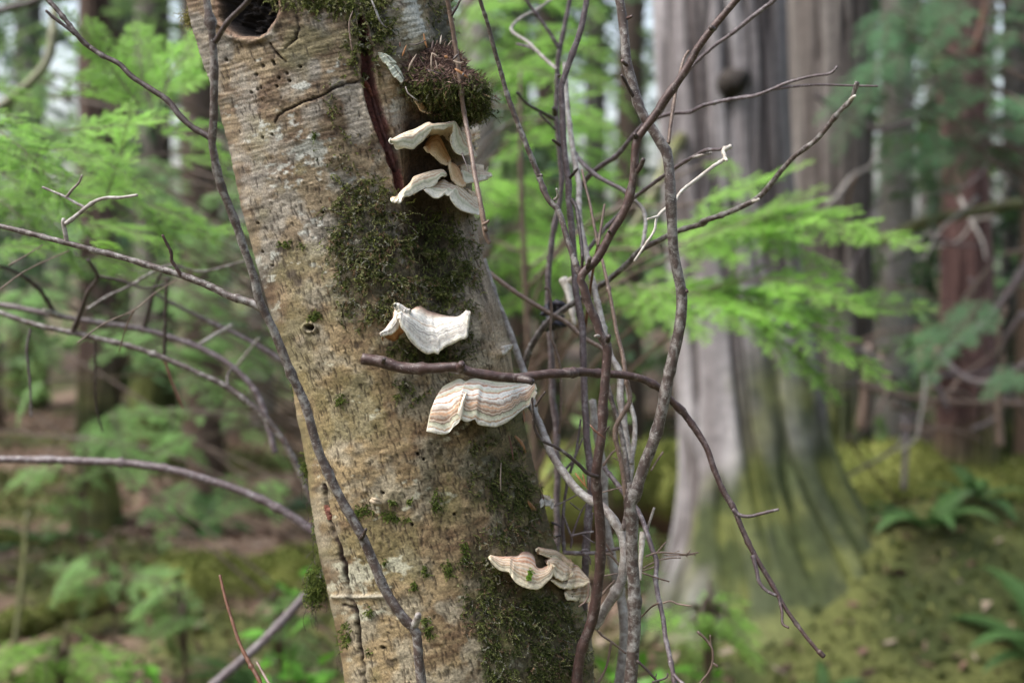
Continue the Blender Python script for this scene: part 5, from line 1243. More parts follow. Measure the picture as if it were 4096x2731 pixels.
main = strand([('H', [(1025, 600), (1000, 540), (960, 430), (920, 310), (880, 170), (840, 70), (770, -5)]), ('G', [(700, 1390), (640, 1240), (580, 1090), (520, 940), (450, 750), (400, 570), (340, 360), (290, 170), (235, 0), (200, -160)])], 23, 13, [1.11, 1.12, 1.11, 1.08])
stems('shrub_stem', 'thin arching grey-brown stem leaning from the zigzag fork towards the trunk top', 'shrub', 'bark_lichen', main, fill('bark_dark', [br('G', [(690, 1380), (715, 1370), (720, 1378)], 10, 8, 1.11, 1.10, 'stub'), br('G', [(820, 1567), (845, 1540), (835, 1480)], 12, 7, 1.12, 1.11, 'stub', 'bark_pale')]), SG)
main = strand([('I', [(1190, 800), (1150, 500), (1100, 230)]), ('H', [(1410, 1567), (1380, 1400), (1350, 1200), (1310, 1050), (1280, 880), (1240, 680), (1200, 500), (1160, 350), (1130, 200), (1090, 0)]), ('G', [(1060, 1450), (1035, 1330)])], 20, 9, [1.18, 1.18, 1.20, 1.24])
stems('shrub_stem', 'very thin straight brown stem between zigzag stem and bowing stem', 'shrub', 'bark_tan', main, fill('bark_tan', [br('H', [(1160, 360), (1190, 180), (1210, 50), (1215, 35)], 11, 9, 1.21, 1.22), br('H', [(1160, 350), (1130, 500), (1100, 700), (1075, 900), (1060, 1000)], 9, 11, 1.22, 1.28, 'branch', 'bark_orange')]), SG)
main = strand([('H', [(300, 565), (540, 740), (770, 880), (900, 950), (1050, 1080), (1200, 1170), (1330, 1330), (1400, 1450)])], 17, 15, 1.40, 1.30)
stems('loose_twig', 'straight thin twig slanting down from behind the trunk past the dark lump', 'twig', 'bark_tan', main, (), 'loose dead twigs among the stems')
main = strand([('H', [(1055, 425), (1130, 330), (1200, 240), (1330, 110), (1440, 0)]), ('K', [(20, 1190), (140, 1100), (280, 1000), (400, 925), (480, 885), (560, 880), (625, 860)])], 16, 12, [1.36, 1.36, 1.28, 1.18])
stems('loose_twig', 'grey twig slanting up to a forked tip above the bone-white twig', 'twig', 'bark_purple', main, fill('bark_pale', [br('K', [(400, 928), (450, 915), (510, 900)], 9, 6, 1.23, 1.22)]), 'loose dead twigs among the stems')
main = strand([('K', [(622, 862), (578, 888), (588, 932), (520, 980), (430, 1050), (330, 1130), (290, 1190), (250, 1220), (190, 1280), (172, 1360), (120, 1440), (55, 1538)])], 11, 6, 1.175, 1.11)
stems('loose_twig', 'bone-white crooked dead twig hanging in front of the bowing stem', 'twig', 'bark_bone', main, fill('bark_bone', [br('K', [(195, 1275), (160, 1283), (132, 1292)], 8, 5, 1.13, 1.12), br('K', [(585, 930), (595, 940), (600, 945)], 10, 8, 1.17, 1.16, 'stub')]), 'loose dead twigs among the stems')
main = strand([('H', [(740, 695), (765, 690), (785, 760), (795, 850), (790, 1050), (830, 1180), (862, 1300), (870, 1567)]), ('I', [(670, 150), (660, 260)])], 10, 8, 1.30, 1.30)
stems('loose_twig', 'hooked thin pale twig dangling behind the broken branch', 'twig', 'bark_tan', main, (), 'loose dead twigs among the stems')
main = strand([('H', [(885, 620), (920, 690), (950, 830), (975, 980)])], 34, 14, 1.48, 1.46)
stems('peeled_stick', 'short white peeled stick caught behind the upright stems', 'stick', 'bark_bone', main, fill('bark_bone', [br('H', [(900, 650), (940, 630), (960, 610)], 22, 14, 1.48, 1.47, 'stub')]), 'loose dead twigs among the stems')
main = strand([('J', [(535, 390), (525, 440), (520, 540), (512, 660), (510, 760)])], 24, 12, 1.20, 1.18)
stems('peeled_stick', 'white flaking stick beside the thick stem near the ground', 'stick', 'bark_bone', main, fill('bark_bone', [br('J', [(622, 192), (590, 290), (560, 380), (525, 500)], 9, 11, 1.20, 1.20, 'branch', 'bark_pale')]), 'loose dead twigs among the stems')
main = strand([('I', [(1015, 530), (1100, 640), (1180, 745)]), ('J', [(500, 230), (560, 380), (600, 500), (640, 620), (632, 750), (650, 880), (690, 1060), (710, 1220), (740, 1350), (770, 1500), (785, 1600)])], 18, 17, [1.25, 1.18, 1.15, 1.13])
stems('shrub_stem', 'knobbly purple stem crossing behind the thick stem and reaching down', 'shrub', 'bark_purple', main, fill('bark_tan', [br('J', [(775, 1500), (800, 1530), (860, 1580)], 14, 12, 1.13, 1.12, 'branch', 'bark_purple'),
    br('J', [(690, 940), (750, 925), (800, 945), (915, 965)], 7, 6, 1.14, 1.13), br('J', [(655, 940), (600, 970), (515, 1055)], 7, 5, 1.14, 1.16)]), SG)
# dark lump (old seed head) where twigs cross
cl = toW(*px('H', [(825, 900)])[0], 1.46); rr_ = np.random.default_rng(9); parts = []
for k in range(22):
    c0 = cl + rr_.normal(size=3) * .006; v = rr_.normal(size=3); v /= np.linalg.norm(v)
    parts.append(tube(np.array([[*c0, .0035], [*(c0 + v * .006), .0042], [*(c0 + v * .012), .001]]), 7, .3, False, k, .002))
plain('black_leaf', (.022, .02, .03), .5, 200, .6)
tag(wobj('withered_clump', *join(parts), MATS['black_leaf']), 'blackish withered leaf clump where two thin twigs cross', 'leaf clump')
# fine bare twiglets: a dead hemlock spray tangled at the foot of the stems
def spray(label, tile, lines, d, mat, group='tan dead sprays at the foot of the stems'):
    Rs = [strand([(tile, pts)], r0, r1, d + dz, d + dz) for pts, r0, r1, dz in lines]
    o = thing('dead_spray', label, 'twig', Rs[0][0][:3], group)
    for k, R in enumerate(Rs):
        SEED[0] += 1
        wobj('stem' if k == 0 else 'twiglet', *tube(R, 7, .15, True, SEED[0]), MATS[mat], o)
spray('dead reddish spray tangled between front stems and lower fungus cluster', 'I', [([(690, 1190), (830, 1200), (950, 1195), (1140, 1158)], 17, 12, 0), ([(700, 1185), (690, 1000), (700, 800), (720, 640), (690, 530)], 14, 9, .01), ([(620, 832), (730, 780), (850, 715), (905, 695)], 6, 4, 0), ([(745, 800), (800, 845), (830, 865)], 5, 4, 0),
      ([(760, 1070), (790, 980), (830, 880), (905, 760)], 8, 5, -.01), ([(690, 890), (720, 980), (760, 1090), (750, 1160)], 9, 7, 0), ([(755, 1065), (850, 1040), (930, 1030)], 10, 7, -.02), ([(840, 1050), (890, 1090), (940, 1120)], 6, 5, -.02), ([(600, 955), (640, 975), (690, 1000)], 8, 7, .02), ([(620, 1080), (660, 1060), (700, 1070)], 9, 7, .02),
      ([(710, 540), (770, 470), (845, 300)], 9, 6, .02), ([(745, 570), (790, 420), (830, 150)], 11, 7, .03), ([(905, 1035), (915, 950), (925, 880)], 6, 5, 0), ([(860, 1195), (900, 1240), (905, 1290)], 8, 5, -.01), ([(830, 1190), (860, 1170), (890, 1180)], 11, 8, -.01)], 1.24, 'bark_purple')
spray('tan dead spray with feathery twiglets poking out past the thick stem', 'J', [([(555, 575), (650, 545), (760, 550), (860, 558), (968, 545)], 8, 5, 0), ([(640, 548), (680, 500), (712, 463)], 7, 5, 0), ([(700, 565), (800, 568), (935, 560)], 5, 4, .01), ([(530, 670), (600, 630), (650, 608), (740, 588), (830, 585)], 6, 5, 0), ([(525, 690), (600, 665), (645, 640)], 7, 5, .01),
      ([(525, 703), (620, 735), (738, 772)], 7, 5, -.01), ([(880, 555), (905, 525)], 6, 4, 0), ([(870, 558), (880, 580)], 5, 4, 0), ([(930, 550), (945, 570)], 4, 3, 0), ([(770, 550), (800, 535), (820, 530)], 4, 3, 0)], 1.17, 'bark_tan')
spray('brown twiglets crossing between the pale fork and the trunk foot', 'J', [([(195, 900), (240, 840), (310, 765)], 10, 7, 0), ([(150, 745), (240, 725), (335, 708)], 7, 5, 0), ([(160, 1140), (220, 1200), (280, 1240), (400, 1335)], 9, 7, -.02), ([(285, 1245), (245, 1440), (175, 1580)], 10, 8, -.02), ([(200, 560), (270, 560), (345, 640)], 12, 9, .02), ([(225, 440), (270, 520), (300, 560)], 10, 7, .02), ([(30, 970), (80, 930), (105, 880), (105, 780)], 8, 6, -.03)], 1.2, 'bark_tan')
spray('dark twiglets low beside the foot of the thick stem', 'J', [([(485, 1390), (570, 1470), (660, 1570)], 10, 9, 0), ([(605, 1562), (720, 1520), (727, 1488)], 9, 6, -.01), ([(625, 1540), (635, 1510), (640, 1492)], 5, 4, 0)], 1.14, 'bark_dark')
spray('curved budded twig standing alone over bright low needles', 'J', [([(960, 1600), (1000, 1540), (1050, 1480), (1078, 1400), (1075, 1300), (1040, 1240), (960, 1163)], 8, 10, 0), ([(1075, 1405), (1095, 1420), (1118, 1438)], 8, 9, 0), ([(1068, 1290), (1062, 1240), (1060, 1190)], 8, 5, 0)], 1.16, 'bark_tan')
spray('small tan twiglets behind the thick stem beside the pale stem', 'I', [([(1005, 515), (1080, 410), (1145, 368)], 9, 7, 0), ([(1085, 448), (1130, 475), (1175, 502)], 5, 4, 0), ([(1000, 722), (1080, 700), (1165, 682)], 6, 5, -.04), ([(1160, 655), (1185, 690), (1195, 730)], 6, 4, -.04), ([(1380, 555), (1430, 470), (1475, 405)], 6, 7, 0), ([(1200, 310), (1215, 295)], 10, 9, 0)], 1.24, 'bark_tan')
R = strand([('F', [(1760, 1600), (1680, 1440), (1610, 1300), (1560, 1150), (1510, 980), (1478, 842)])], 13, 8, 1.10, 1.13)
stems('upright_twig', 'thin orange-brown twig sticking up alone before the leaning pole', 'twig', 'bark_orange', np.vstack([[*toW(1090, 3300, 1.08), R[0, 3]], R]), (), 'upright twigs left of the trunk')
R = strand([('F', [(1830, 1620), (1790, 1540), (1725, 1425)])], 10, 8, 1.09, 1.11)
stems('upright_twig', 'short pale-tipped twig beside the orange-brown upright one', 'twig', 'bark_tan', np.vstack([[*toW(1120, 3300, 1.07), R[0, 3]], R]), (), 'upright twigs left of the trunk')
# orange dry needles caught in the twigs
for pts, rr, mt, lb in [([(785, 570), (830, 630), (890, 700)], 9, 'dry_needle', 'orange needle pair caught on the zigzag stem, long one'), ([(845, 580), (860, 640), (870, 680)], 6, 'dry_needle', 'orange needle pair caught on the zigzag stem, short one'), ([(900, 190), (945, 245), (1028, 302)], 9, 'bark_orange', 'brown dry needle lying across the zigzag stem'), ([(890, 620), (895, 680), (900, 715)], 8, 'bark_red', 'reddish dry needle hanging behind the needle pair')]:
    tag(needle('dry_needle', 'I', pts, rr / 1.96, 1.095, mt), lb, 'needle', 'dry needles caught on the stems')

# ================================================================== BRANCHES OUT OF FOCUS, LEFT
LG = 'soft-focus branches left of the trunk'
main = strand([('E', [(-120, 690), (0, 702), (200, 740), (400, 780), (640, 820), (960, 870), (1200, 940), (1400, 1020), (1560, 1120), (1680, 1240), (1750, 1350), (1800, 1500), (1850, 1700)])], 17, 19, 1.80, 1.75)
stems('arching_branch', 'upper of two close arching grey branches, with dark side twigs', 'branch', 'bark_purple', main, fill('bark_dark', [br('E', [(960, 880), (1000, 740), (1050, 560), (1090, 480)], 15, 9, 1.78, 1.75), br('E', [(375, 775), (270, 610), (150, 510), (-60, 420)], 14, 11, 1.8, 1.7),
    br('E', [(1330, 980), (1420, 920), (1560, 840)], 12, 8, 1.77, 1.8, 'branch', 'bark_pale'), br('E', [(400, 780), (330, 750), (290, 740)], 16, 10, 1.79, 1.77, 'branch', 'bark_pale')]), LG)
main = strand([('E', [(-120, 715), (0, 758), (250, 840), (480, 890), (700, 940), (900, 990), (1120, 1070), (1350, 1170), (1530, 1260), (1680, 1370), (1820, 1510), (1930, 1660)]), ('F', [(2090, 320), (2200, 520)])], 15, 20, 1.62, 1.62)
stems('arching_branch', 'lower of two close arching grey branches, carrying a forked dark twig', 'branch', 'bark_lichen', main, fill('bark_dark', [br('E', [(490, 890), (540, 760), (590, 620), (655, 515), (610, 430), (590, 400)], 15, 10, 1.62, 1.56), br('E', [(650, 510), (800, 540), (900, 575), (980, 592), (1100, 570)], 9, 6, 1.58, 1.6),
    br('E', [(585, 735), (740, 640), (870, 580), (1000, 500), (1150, 440), (1350, 480), (1650, 410)], 10, 6, 1.62, 1.66, 'branch', 'bark_lichen'), br('E', [(1105, 1060), (1110, 850), (1120, 600), (1130, 520)], 12, 9, 1.65, 1.62), br('E', [(205, 870), (180, 1000), (200, 1200), (210, 1460)], 9, 7, 1.62, 1.6),
    br('E', [(640, 930), (640, 1150), (650, 1400), (690, 1560)], 8, 6, 1.66, 1.7), br('E', [(1530, 1250), (1530, 1180), (1560, 1130)], 10, 7, 1.63, 1.65), br('E', [(1110, 1080), (1150, 1200), (1230, 1400)], 10, 6, 1.66, 1.66, 'branch', 'bark_orange')]), LG)
main = strand([('E', [(1000, 600), (1060, 640), (1250, 740), (1500, 860), (1700, 960), (1880, 1070), (2000, 1160)])], 10, 16, 1.9, 1.9)
stems('arching_branch', 'short blurred grey branch running in behind the sapling fork', 'branch', 'bark_purple', main, fill('bark_pale', [br('E', [(1590, 1120), (1700, 980), (1740, 930)], 10, 7, 1.88, 1.86)]), LG)
main = strand([('F', [(-150, 72), (0, 66), (300, 68), (650, 80), (900, 95), (1150, 135), (1400, 205), (1650, 290), (1850, 385), (2000, 475), (2150, 590), (2300, 720), (2500, 950)])], 22, 29, 1.70, 1.66)
stems('arching_branch', 'smooth bare grey-purple branch arching alone below the close pair', 'branch', 'bark_purple', main, (), LG)
for k, (pts, lb) in enumerate([([(0, 600), (150, 490), (350, 390), (470, 340)], 'hair-thin pale twig slanting below the sapling side branch'), ([(520, 960), (700, 830), (900, 740), (1050, 620), (1190, 535)], 'hair-thin twig slanting across the two close arching branches'), ([(60, 440), (180, 370), (290, 300)], 'shortest hair-thin twig under the bone-pale side shoot'), ([(905, 735), (850, 850), (800, 1020)], 'hair-thin twig dropping from the slanting one')]):
    R = strand([('E', pts)], 5, 3.5, 1.35, 1.4); tag(wobj('thin_twig', *tube(R, 6, .1, False, 50 + k), MATS['bark_tan']), lb, 'twig', 'hair-thin twigs left of the trunk')
main = strand([('F', [(1300, 1750), (1450, 1567), (1700, 1350), (1900, 1150), (2050, 980), (2250, 760)])], 30, 26, 2.1, 2.2)
stems('leaning_pole', 'blurred grey pole leaning up towards the trunk near the forest floor', 'pole', 'bark_purple', main, (), LG)
main = strand([('D', [(-200, 860), (-20, 740), (100, 650), (220, 540), (300, 440), (345, 320), (362, 150), (370, 60)])], 34, 26, 3.2, 3.4)
stems('mossy_branch', 'thick dark mossy branch bending up behind the fresh sprays', 'branch', 'bark_mossy', main, fill('bark_dark', [br('D', [(-60, 90), (80, 50), (200, 20), (300, -30)], 26, 18, 3.3, 3.3)]), LG)
main = strand([('F', [(60, 1500), (100, 1300), (150, 900), (180, 480), (190, 420)])], 22, 14, 4.3, 4.4, (0, 0))
stems('dead_pole', 'thin yellowish dead pole upright in the undergrowth', 'pole', 'bark_mossy', main, (), LG)
# dead limbs of the reddish trunk
for k, (t, pts, r0, r1, d0, d1, mt) in enumerate([('L', [(2450, 120), (2352, 260), (2200, 480), (2050, 640), (1900, 740), (1830, 770)], 30, 16, 4.6, 4.7, 'bark_purple'), ('L', [(1860, 770), (1960, 870), (2080, 925), (2250, 890), (2400, 790)], 16, 20, 4.7, 4.5, 'bark_purple'), ('L', [(2205, 930), (2200, 1100), (2210, 1300)], 20, 24, 4.5, 4.5, 'bark_tan'),
        ('L', [(1380, 940), (1600, 1000), (1900, 1040), (2400, 1055)], 18, 14, 5.0, 5.0, 'bark_tan'), ('K', [(2450, 1190), (2300, 1200), (2000, 1260), (1750, 1310), (1620, 1370), (1480, 1430)], 26, 30, 5.0, 4.9, 'bark_mossy'), ('L', [(1450, 700), (1430, 900), (1400, 1200)], 34, 30, 5.2, 5.2, 'bark_tan'), ('L', [(1490, 780), (1560, 900), (1600, 1010)], 20, 18, 5.1, 5.1, 'bark_tan'),
        ('L', [(1800, 880), (1860, 1000), (1900, 1090)], 14, 14, 4.9, 4.9, 'bark_purple'), ('L', [(2250, 480), (2200, 620), (2230, 800), (2200, 900)], 16, 14, 4.8, 4.8, 'bark_tan'), ('L', [(1900, 720), (2000, 450), (2150, 250)], 16, 14, 4.9, 4.9, 'bark_tan'), ('K', [(2130, 0), (2090, 180), (2030, 350)], 22, 16, 5.0, 5.0, 'bark_orange'),
        ('K', [(1120, 560), (1230, 640), (1340, 700), (1500, 760), (1900, 640)], 14, 18, 4.6, 4.7, 'bark_purple'), ('L', [(1640, 1560), (1660, 1300), (1700, 1100)], 16, 12, 4.9, 5.0, 'bark_purple'), ('L', [(2352, 520), (2260, 640), (2210, 760)], 20, 16, 4.6, 4.7, 'bark_purple')]):
    SEED[0] += 1
    wobj('dead_limb', *tube(strand([(t, pts)], r0, r1, d0, d1), 8, .15, True, SEED[0]), MATS[mt], red)

q4 = np.random.default_rng(404)
for k in range(34):                                        # the tangle of thin dead limbs
    x0, y0 = q4.uniform(3250, 4150), q4.uniform(650, 1750); a = q4.uniform(-.9, 2.2); L = q4.uniform(150, 480); d = q4.uniform(4.7, 5.4)
    pts = [(x0, y0)]
    for j in range(4):
        a += q4.normal() * .35; pts.append((pts[-1][0] + math.cos(a) * L / 4, pts[-1][1] + math.sin(a) * L / 4))
    SEED[0] += 1
    wobj('dead_limb', *tube(strand([('S', pts)], q4.uniform(5, 11), 3, d, d + q4.normal() * .2), 6, .15, False, SEED[0], .03), MATS[['bark_tan', 'bark_purple', 'bark_pale'][k % 3]], red)

# ================================================================== CONIFER SPRAYS
def bough(Lm, seed, droop, nl=.012, nw=.0019, sp=.0026, step=.024, side=.40):
    """flat hemlock spray along +X: woody twigs and two rows of needles on each"""
    r = np.random.default_rng(seed); twigs = []
    def add(p0, dirn, L, rad, lvl):
        n = max(4, int(L / .012)); P = [p0]; d = dirn / np.linalg.norm(dirn)
        for k in range(n):
            d = d + r.normal(size=3) * np.array([.05, .05, .03]) - np.array([0, 0, droop * L / n * 2]); d /= np.linalg.norm(d); P.append(P[-1] + d * L / n)
        P = np.array(P); twigs.append((P, rad, lvl))
        if lvl < 2:
            s = step * (1.1 if lvl else 1.0); x = s * 1.2; sg = 1
            while x < L * .96:
                k = min(int(x / L * n), n - 1); tang = P[k + 1] - P[k]; tang /= np.linalg.norm(tang); lat = np.cross([0, 0, 1.], tang)
                ang = r.uniform(.75, 1.05); dn = tang * math.cos(ang) + sg * lat * math.sin(ang) + np.array([0, 0, r.normal() * .12])
                l2 = side * L * (1 - x / L) ** .8 * r.uniform(.55, 1.1) + .012
                if l2 > .012 and (lvl == 0 or r.random() < .75): add(P[k], dn, l2, rad * .5, lvl + 1)
                x += s * r.uniform(.6, 1.3) * .5; sg = -sg
    add(np.zeros(3), np.array([1., 0, .10]), Lm, .0028, 0)
    wood = []; NP, ND, NL, NT = [], [], [], []
    for P, rad, lvl in twigs:
        if lvl < 2: wood.append(tube(np.hstack([P, np.linspace(rad, rad * .35, len(P))[:, None]]), 5, 0, False, 0, .02))
        s = np.concatenate([[0], np.cumsum(np.linalg.norm(np.diff(P, axis=0), axis=1))]); m = max(3, int(s[-1] / sp)); q_ = np.linspace(.002, s[-1], m)
        C = np.stack([np.interp(q_, s, P[:, j]) for j in range(3)], 1); T = np.gradient(C, axis=0); T /= np.linalg.norm(T, axis=1)[:, None] + 1e-9
        lat = np.cross(np.array([0, 0, 1.]), T); lat /= np.linalg.norm(lat, axis=1)[:, None] + 1e-9
        keep = q_ > (.25 * s[-1] if lvl == 0 else 0)
        for sg in (-1, 1):
            d = lat * sg * .92 + T * .42 + np.array([0, 0, 1.]) * r.normal(size=(m, 1)) * .22
            NP.append(C[keep]); ND.append(d[keep]); NL.append((nl * r.uniform(.55, 1.15, m) * np.clip(.45 + (s[-1] - q_) / .03, .45, 1))[keep]); NT.append(np.clip((q_ / s[-1])[keep] * .35 + lvl * .22 + (P[0, 0] / Lm) * .25, 0, 1))
    NP, ND, NL, NT = map(np.concatenate, (NP, ND, NL, NT)); n = len(NP); ND /= np.linalg.norm(ND, axis=1)[:, None]
    e = np.cross(ND, np.array([0, 0, 1.]) + r.normal(size=(n, 3)) * .3); e /= np.linalg.norm(e, axis=1)[:, None]
    L = NL[:, None]; W = nw / 2
    V = np.stack([NP, NP + ND * L * .35 + e * W, NP + ND * L, NP + ND * L * .35 - e * W], 1).reshape(-1, 3)
    wm = mesh('bough', *join(wood)); wm.materials.append(MATS['hemlock_twig'])
    nms = {}
    for mt in ('hemlock_needles', 'cedar_needles', 'low_needles'):
        me = mesh('needles', V, [np.arange(4 * n).reshape(-1, 4)], False, tip=np.repeat(NT, 4)); me.materials.append(MATS[mt]); nms[mt] = me
    return wm, nms, Lm
BOUGH = [bough(.46, 1, .9), bough(.40, 2, .4, step=.027), bough(.52, 3, 1.3, side=.36), bough(.34, 4, .7, side=.48)]
BR = np.random.default_rng(21)
def put_bough(tree, base, tip, k, mat, roll):
    base, tip = np.array(base), np.array(tip); wm, nms, Lm = BOUGH[k % 4]
    X = tip - base; L = np.linalg.norm(X); X = X / L
    up = np.array([0, 0, 1.0]) - FWD * roll; Z = up - X * (up @ X); Z /= np.linalg.norm(Z); Y = np.cross(Z, X)
    s = L / Lm; M = Matrix(((X[0] * s, Y[0] * s, Z[0] * s, base[0] - tree.location[0]), (X[1] * s, Y[1] * s, Z[1] * s, base[1] - tree.location[1]), (X[2] * s, Y[2] * s, Z[2] * s, base[2] - tree.location[2]), (0, 0, 0, 1)))
    o = link('bough', wm, None, tree); o.matrix_basis = M
    q_ = link('needles', nms[mat], None, o); q_['kind'] = 'stuff'
def young_tree(name, label, foot_px, foot_d, height_px, boughs, mat, r0=.012, group=None, limb=True):
    """thin stem plus limbs carrying sprays; boughs = [(bx,by,bd, tx,ty,td, k, roll)] in photo pixels and depth"""
    f = toW(foot_px, 1365, foot_d); f[2] = float(gz(f[0], f[1]))
    topz = float(toW(foot_px, height_px, foot_d)[2])
    t = thing(name, label, 'tree', f, group)
    hgt = topz - f[2]
    axis = lambda z: np.array([f[0] + .02 * math.sin(z * 3), f[1] + .02 * math.cos(z * 2.3), z])
    zs = np.linspace(f[2] - .03, topz, 9)
    SEED[0] += 1
    wobj('trunk', *tube(np.array([[*axis(z), r0 * (1.1 - .85 * (z - f[2]) / max(hgt, .01))] for z in zs]), 9, .1, True, SEED[0], .02), MATS['hemlock_twig'], t)
    for bx, by, bd, tx, ty, td, k, roll in boughs:
        B0, T0 = toW(bx, by, bd), toW(tx, ty, td)
        put_bough(t, B0, T0, k, mat, roll)
        if limb:
            z0 = min(max(B0[2] - .10 - .9 * BR.random() * np.linalg.norm(axis(B0[2]) - B0) * .8, f[2] + .1), topz - .02); A0 = axis(z0)
            if np.linalg.norm(A0 - B0) > .05:
                md = (A0 + B0) / 2 + np.array([0, 0, .02 + .10 * BR.random()]); SEED[0] += 1
                wobj('limb', *tube(np.array([[*A0, .0045], [*md, .0036], [*B0, .0024]]), 6, .1, False, SEED[0], .02), MATS['hemlock_twig'], t)
    return t
# left: near sprays in front of the wood; the tree itself stands out of view
LB = [(-150, 560, 1.75, 330, 700, 1.66, 0, .5), (-120, 470, 1.75, 420, 560, 1.62, 2, .5), (120, 600, 1.72, 640, 640, 1.7, 0, .6), (240, 520, 1.8, 760, 560, 1.8, 1, .6), (420, 800, 1.75, 620, 430, 1.75, 1, .8), (300, 690, 1.85, 820, 760, 1.85, 2, .4),
      (560, 430, 2.0, 300, 20, 2.0, 1, .9), (620, 470, 2.0, 520, -40, 2.05, 0, .9), (640, 420, 2.0, 760, 30, 2.05, 3, .9), (560, 260, 2.1, 230, 180, 2.05, 2, .6), (660, 300, 2.1, 860, 120, 2.1, 3, .7), (520, 420, 2.1, 250, 330, 2.05, 3, .5), (650, 560, 2.0, 900, 420, 2.05, 0, .7),
      (-100, 640, 1.9, 500, 820, 1.85, 2, .35), (100, 780, 1.9, 620, 870, 1.9, 1, .4), (560, 820, 1.9, 940, 900, 1.9, 3, .4), (-120, 760, 1.8, 300, 900, 1.75, 3, .35), (600, 900, 1.9, 1020, 1010, 1.9, 1, .3), (300, 900, 2.0, 850, 960, 2.0, 0, .3), (460, 1010, 1.55, 400, 930, 1.5, 3, .8),
      (700, 640, 2.2, 960, 640, 2.2, 0, .5), (740, 330, 2.2, 900, 300, 2.2, 1, .5), (-100, 330, 2.3, 260, 420, 2.3, 0, .4), (320, 80, 2.3, 560, 130, 2.3, 2, .5), (760, 520, 2.3, 930, 720, 2.3, 1, .3), (500, 300, 2.3, 720, 360, 2.3, 3, .5), (350, 1020, 1.9, 700, 1100, 1.9, 3, .3), (-50, 980, 2.0, 330, 1060, 2.0, 1, .3)]
young_tree('young_hemlock', 'young hemlock reaching many fresh green sprays behind the sapling', -520, 2.1, -500, LB, 'hemlock_needles', .016, limb=False)
# middle and right: bright sprays from a young hemlock hidden behind the trunk
RB = [(2750, 1000, 2.6, 3690, 690, 2.35, 0, .45), (2700, 930, 2.7, 3480, 700, 2.5, 2, .5), (2650, 1000, 2.6, 3330, 890, 2.4, 1, .5), (2900, 900, 2.6, 3560, 800, 2.4, 3, .5), (2500, 1150, 2.6, 3560, 1060, 2.4, 2, .4), (2560, 1180, 2.6, 3700, 1250, 2.4, 0, .35), (2900, 1160, 2.6, 3715, 1410, 2.45, 1, .4),
      (2500, 1120, 2.6, 2640, 1310, 2.5, 3, .4), (3000, 1120, 2.5, 3540, 1130, 2.4, 3, .5), (2600, 1250, 2.6, 3100, 1160, 2.5, 1, .4), (2450, 950, 2.8, 2980, 900, 2.7, 0, .5), (2850, 640, 2.8, 3000, 700, 2.7, 3, .5), (2750, 820, 2.7, 3250, 760, 2.5, 1, .5)]
young_tree('young_hemlock', 'young hemlock behind the stems spreading bright flat sprays across the cedar', 2120, 2.9, 300, RB, 'hemlock_needles', .014)
MB_ = []
for k in range(46):
    bx, by = BR.uniform(1750, 2350), BR.uniform(-80, 1250); d = BR.uniform(2.9, 3.6)
    sgn = 1 if BR.random() < .65 else -1
    MB_.append((bx, by, d, bx + sgn * BR.uniform(250, 480), by + BR.uniform(-60, 130), d - BR.uniform(0, .2), k, BR.uniform(.2, .8)))
young_tree('young_hemlock', 'leafy young hemlock filling the gap behind the debris clump and stems', 1780, 3.3, -300, MB_, 'hemlock_needles', .022)
# far left fill, deeper
FB = []
for k in range(44):
    bx, by = BR.uniform(-150, 850), BR.uniform(250, 1750); d = BR.uniform(2.9, 3.9)
    FB.append((bx, by, d, bx + BR.uniform(-380, 380), by + BR.uniform(0, 160), d - BR.uniform(0, .3), k, BR.uniform(.1, .6)))
young_tree('young_hemlock', 'young hemlock with drooping sprays behind the arching branches', 1500, 3.5, -100, FB, 'low_needles', .02)
FB = []
for k in range(26):
    bx, by = BR.uniform(600, 1150), BR.uniform(900, 2100); d = BR.uniform(3.6, 4.4)
    FB.append((bx, by, d, bx + BR.uniform(-320, 320), by + BR.uniform(0, 120), d - BR.uniform(0, .3), k, BR.uniform(.1, .6)))
young_tree('young_hemlock', 'small hemlock low behind the trunk and the sapling fork', 1600, 4.1, 700, FB, 'low_needles', .016)
# cedar sprays, upper right, dark blue-green
CB = []
for k in range(40):
    bx, by = BR.uniform(3480, 4150), BR.uniform(-60, 640); d = BR.uniform(4.2, 5.0)
    CB.append((bx, by, d, bx + BR.uniform(-330, 200), by + BR.uniform(20, 190), d - BR.uniform(0, .3), k, BR.uniform(.1, .6)))
CB += [(3950, 1180, 4.4, 3640, 1480, 4.3, 0, .3), (3800, 1300, 4.4, 3600, 1420, 4.3, 2, .3), (4150, 1530, 4.2, 3900, 1560, 4.2, 1, .4), (4100, 1480, 4.3, 3950, 1580, 4.2, 3, .4)]
young_tree('young_cedar', 'dark blue-green drooping cedar sprays before the reddish trunk', 4330, 4.7, -600, CB, 'cedar_needles', .03)
# low seedlings on the floor
def low(label, fx, d, y0, x0, x1, n, ys_, mat='low_needles', seed=0, dd=.5):
    b = []
    q_ = np.random.default_rng(seed)
    for k in range(n):
        tx, ty = q_.uniform(x0, x1), y0 + q_.uniform(0, ys_); b.append((fx + (tx - fx) * .25 + q_.normal() * 20, ty - 25 + q_.normal() * 25, d, tx, ty + 15, d + q_.uniform(-dd, dd) * .5, k, q_.uniform(.2, .7)))
    young_tree('hemlock_seedling', label, fx, d, y0 - 50, b, mat, .007, 'hemlock seedlings on the forest floor')
low('wide low seedling in front of the dark brown trunk', 420, 4.3, 2250, 80, 820, 12, 130, seed=1)
low('seedling spread beneath the dark log', 700, 3.8, 2420, 430, 960, 10, 110, seed=2)
low('bright wide seedling low under the yellow-mossed pole', 200, 3.2, 2570, -80, 560, 14, 170, 'hemlock_needles', seed=3)
low('fresh green seedling at the cedar foot behind the budded twig', 2820, 3.1, 2430, 2500, 3130, 14, 130, 'hemlock_needles', seed=4)
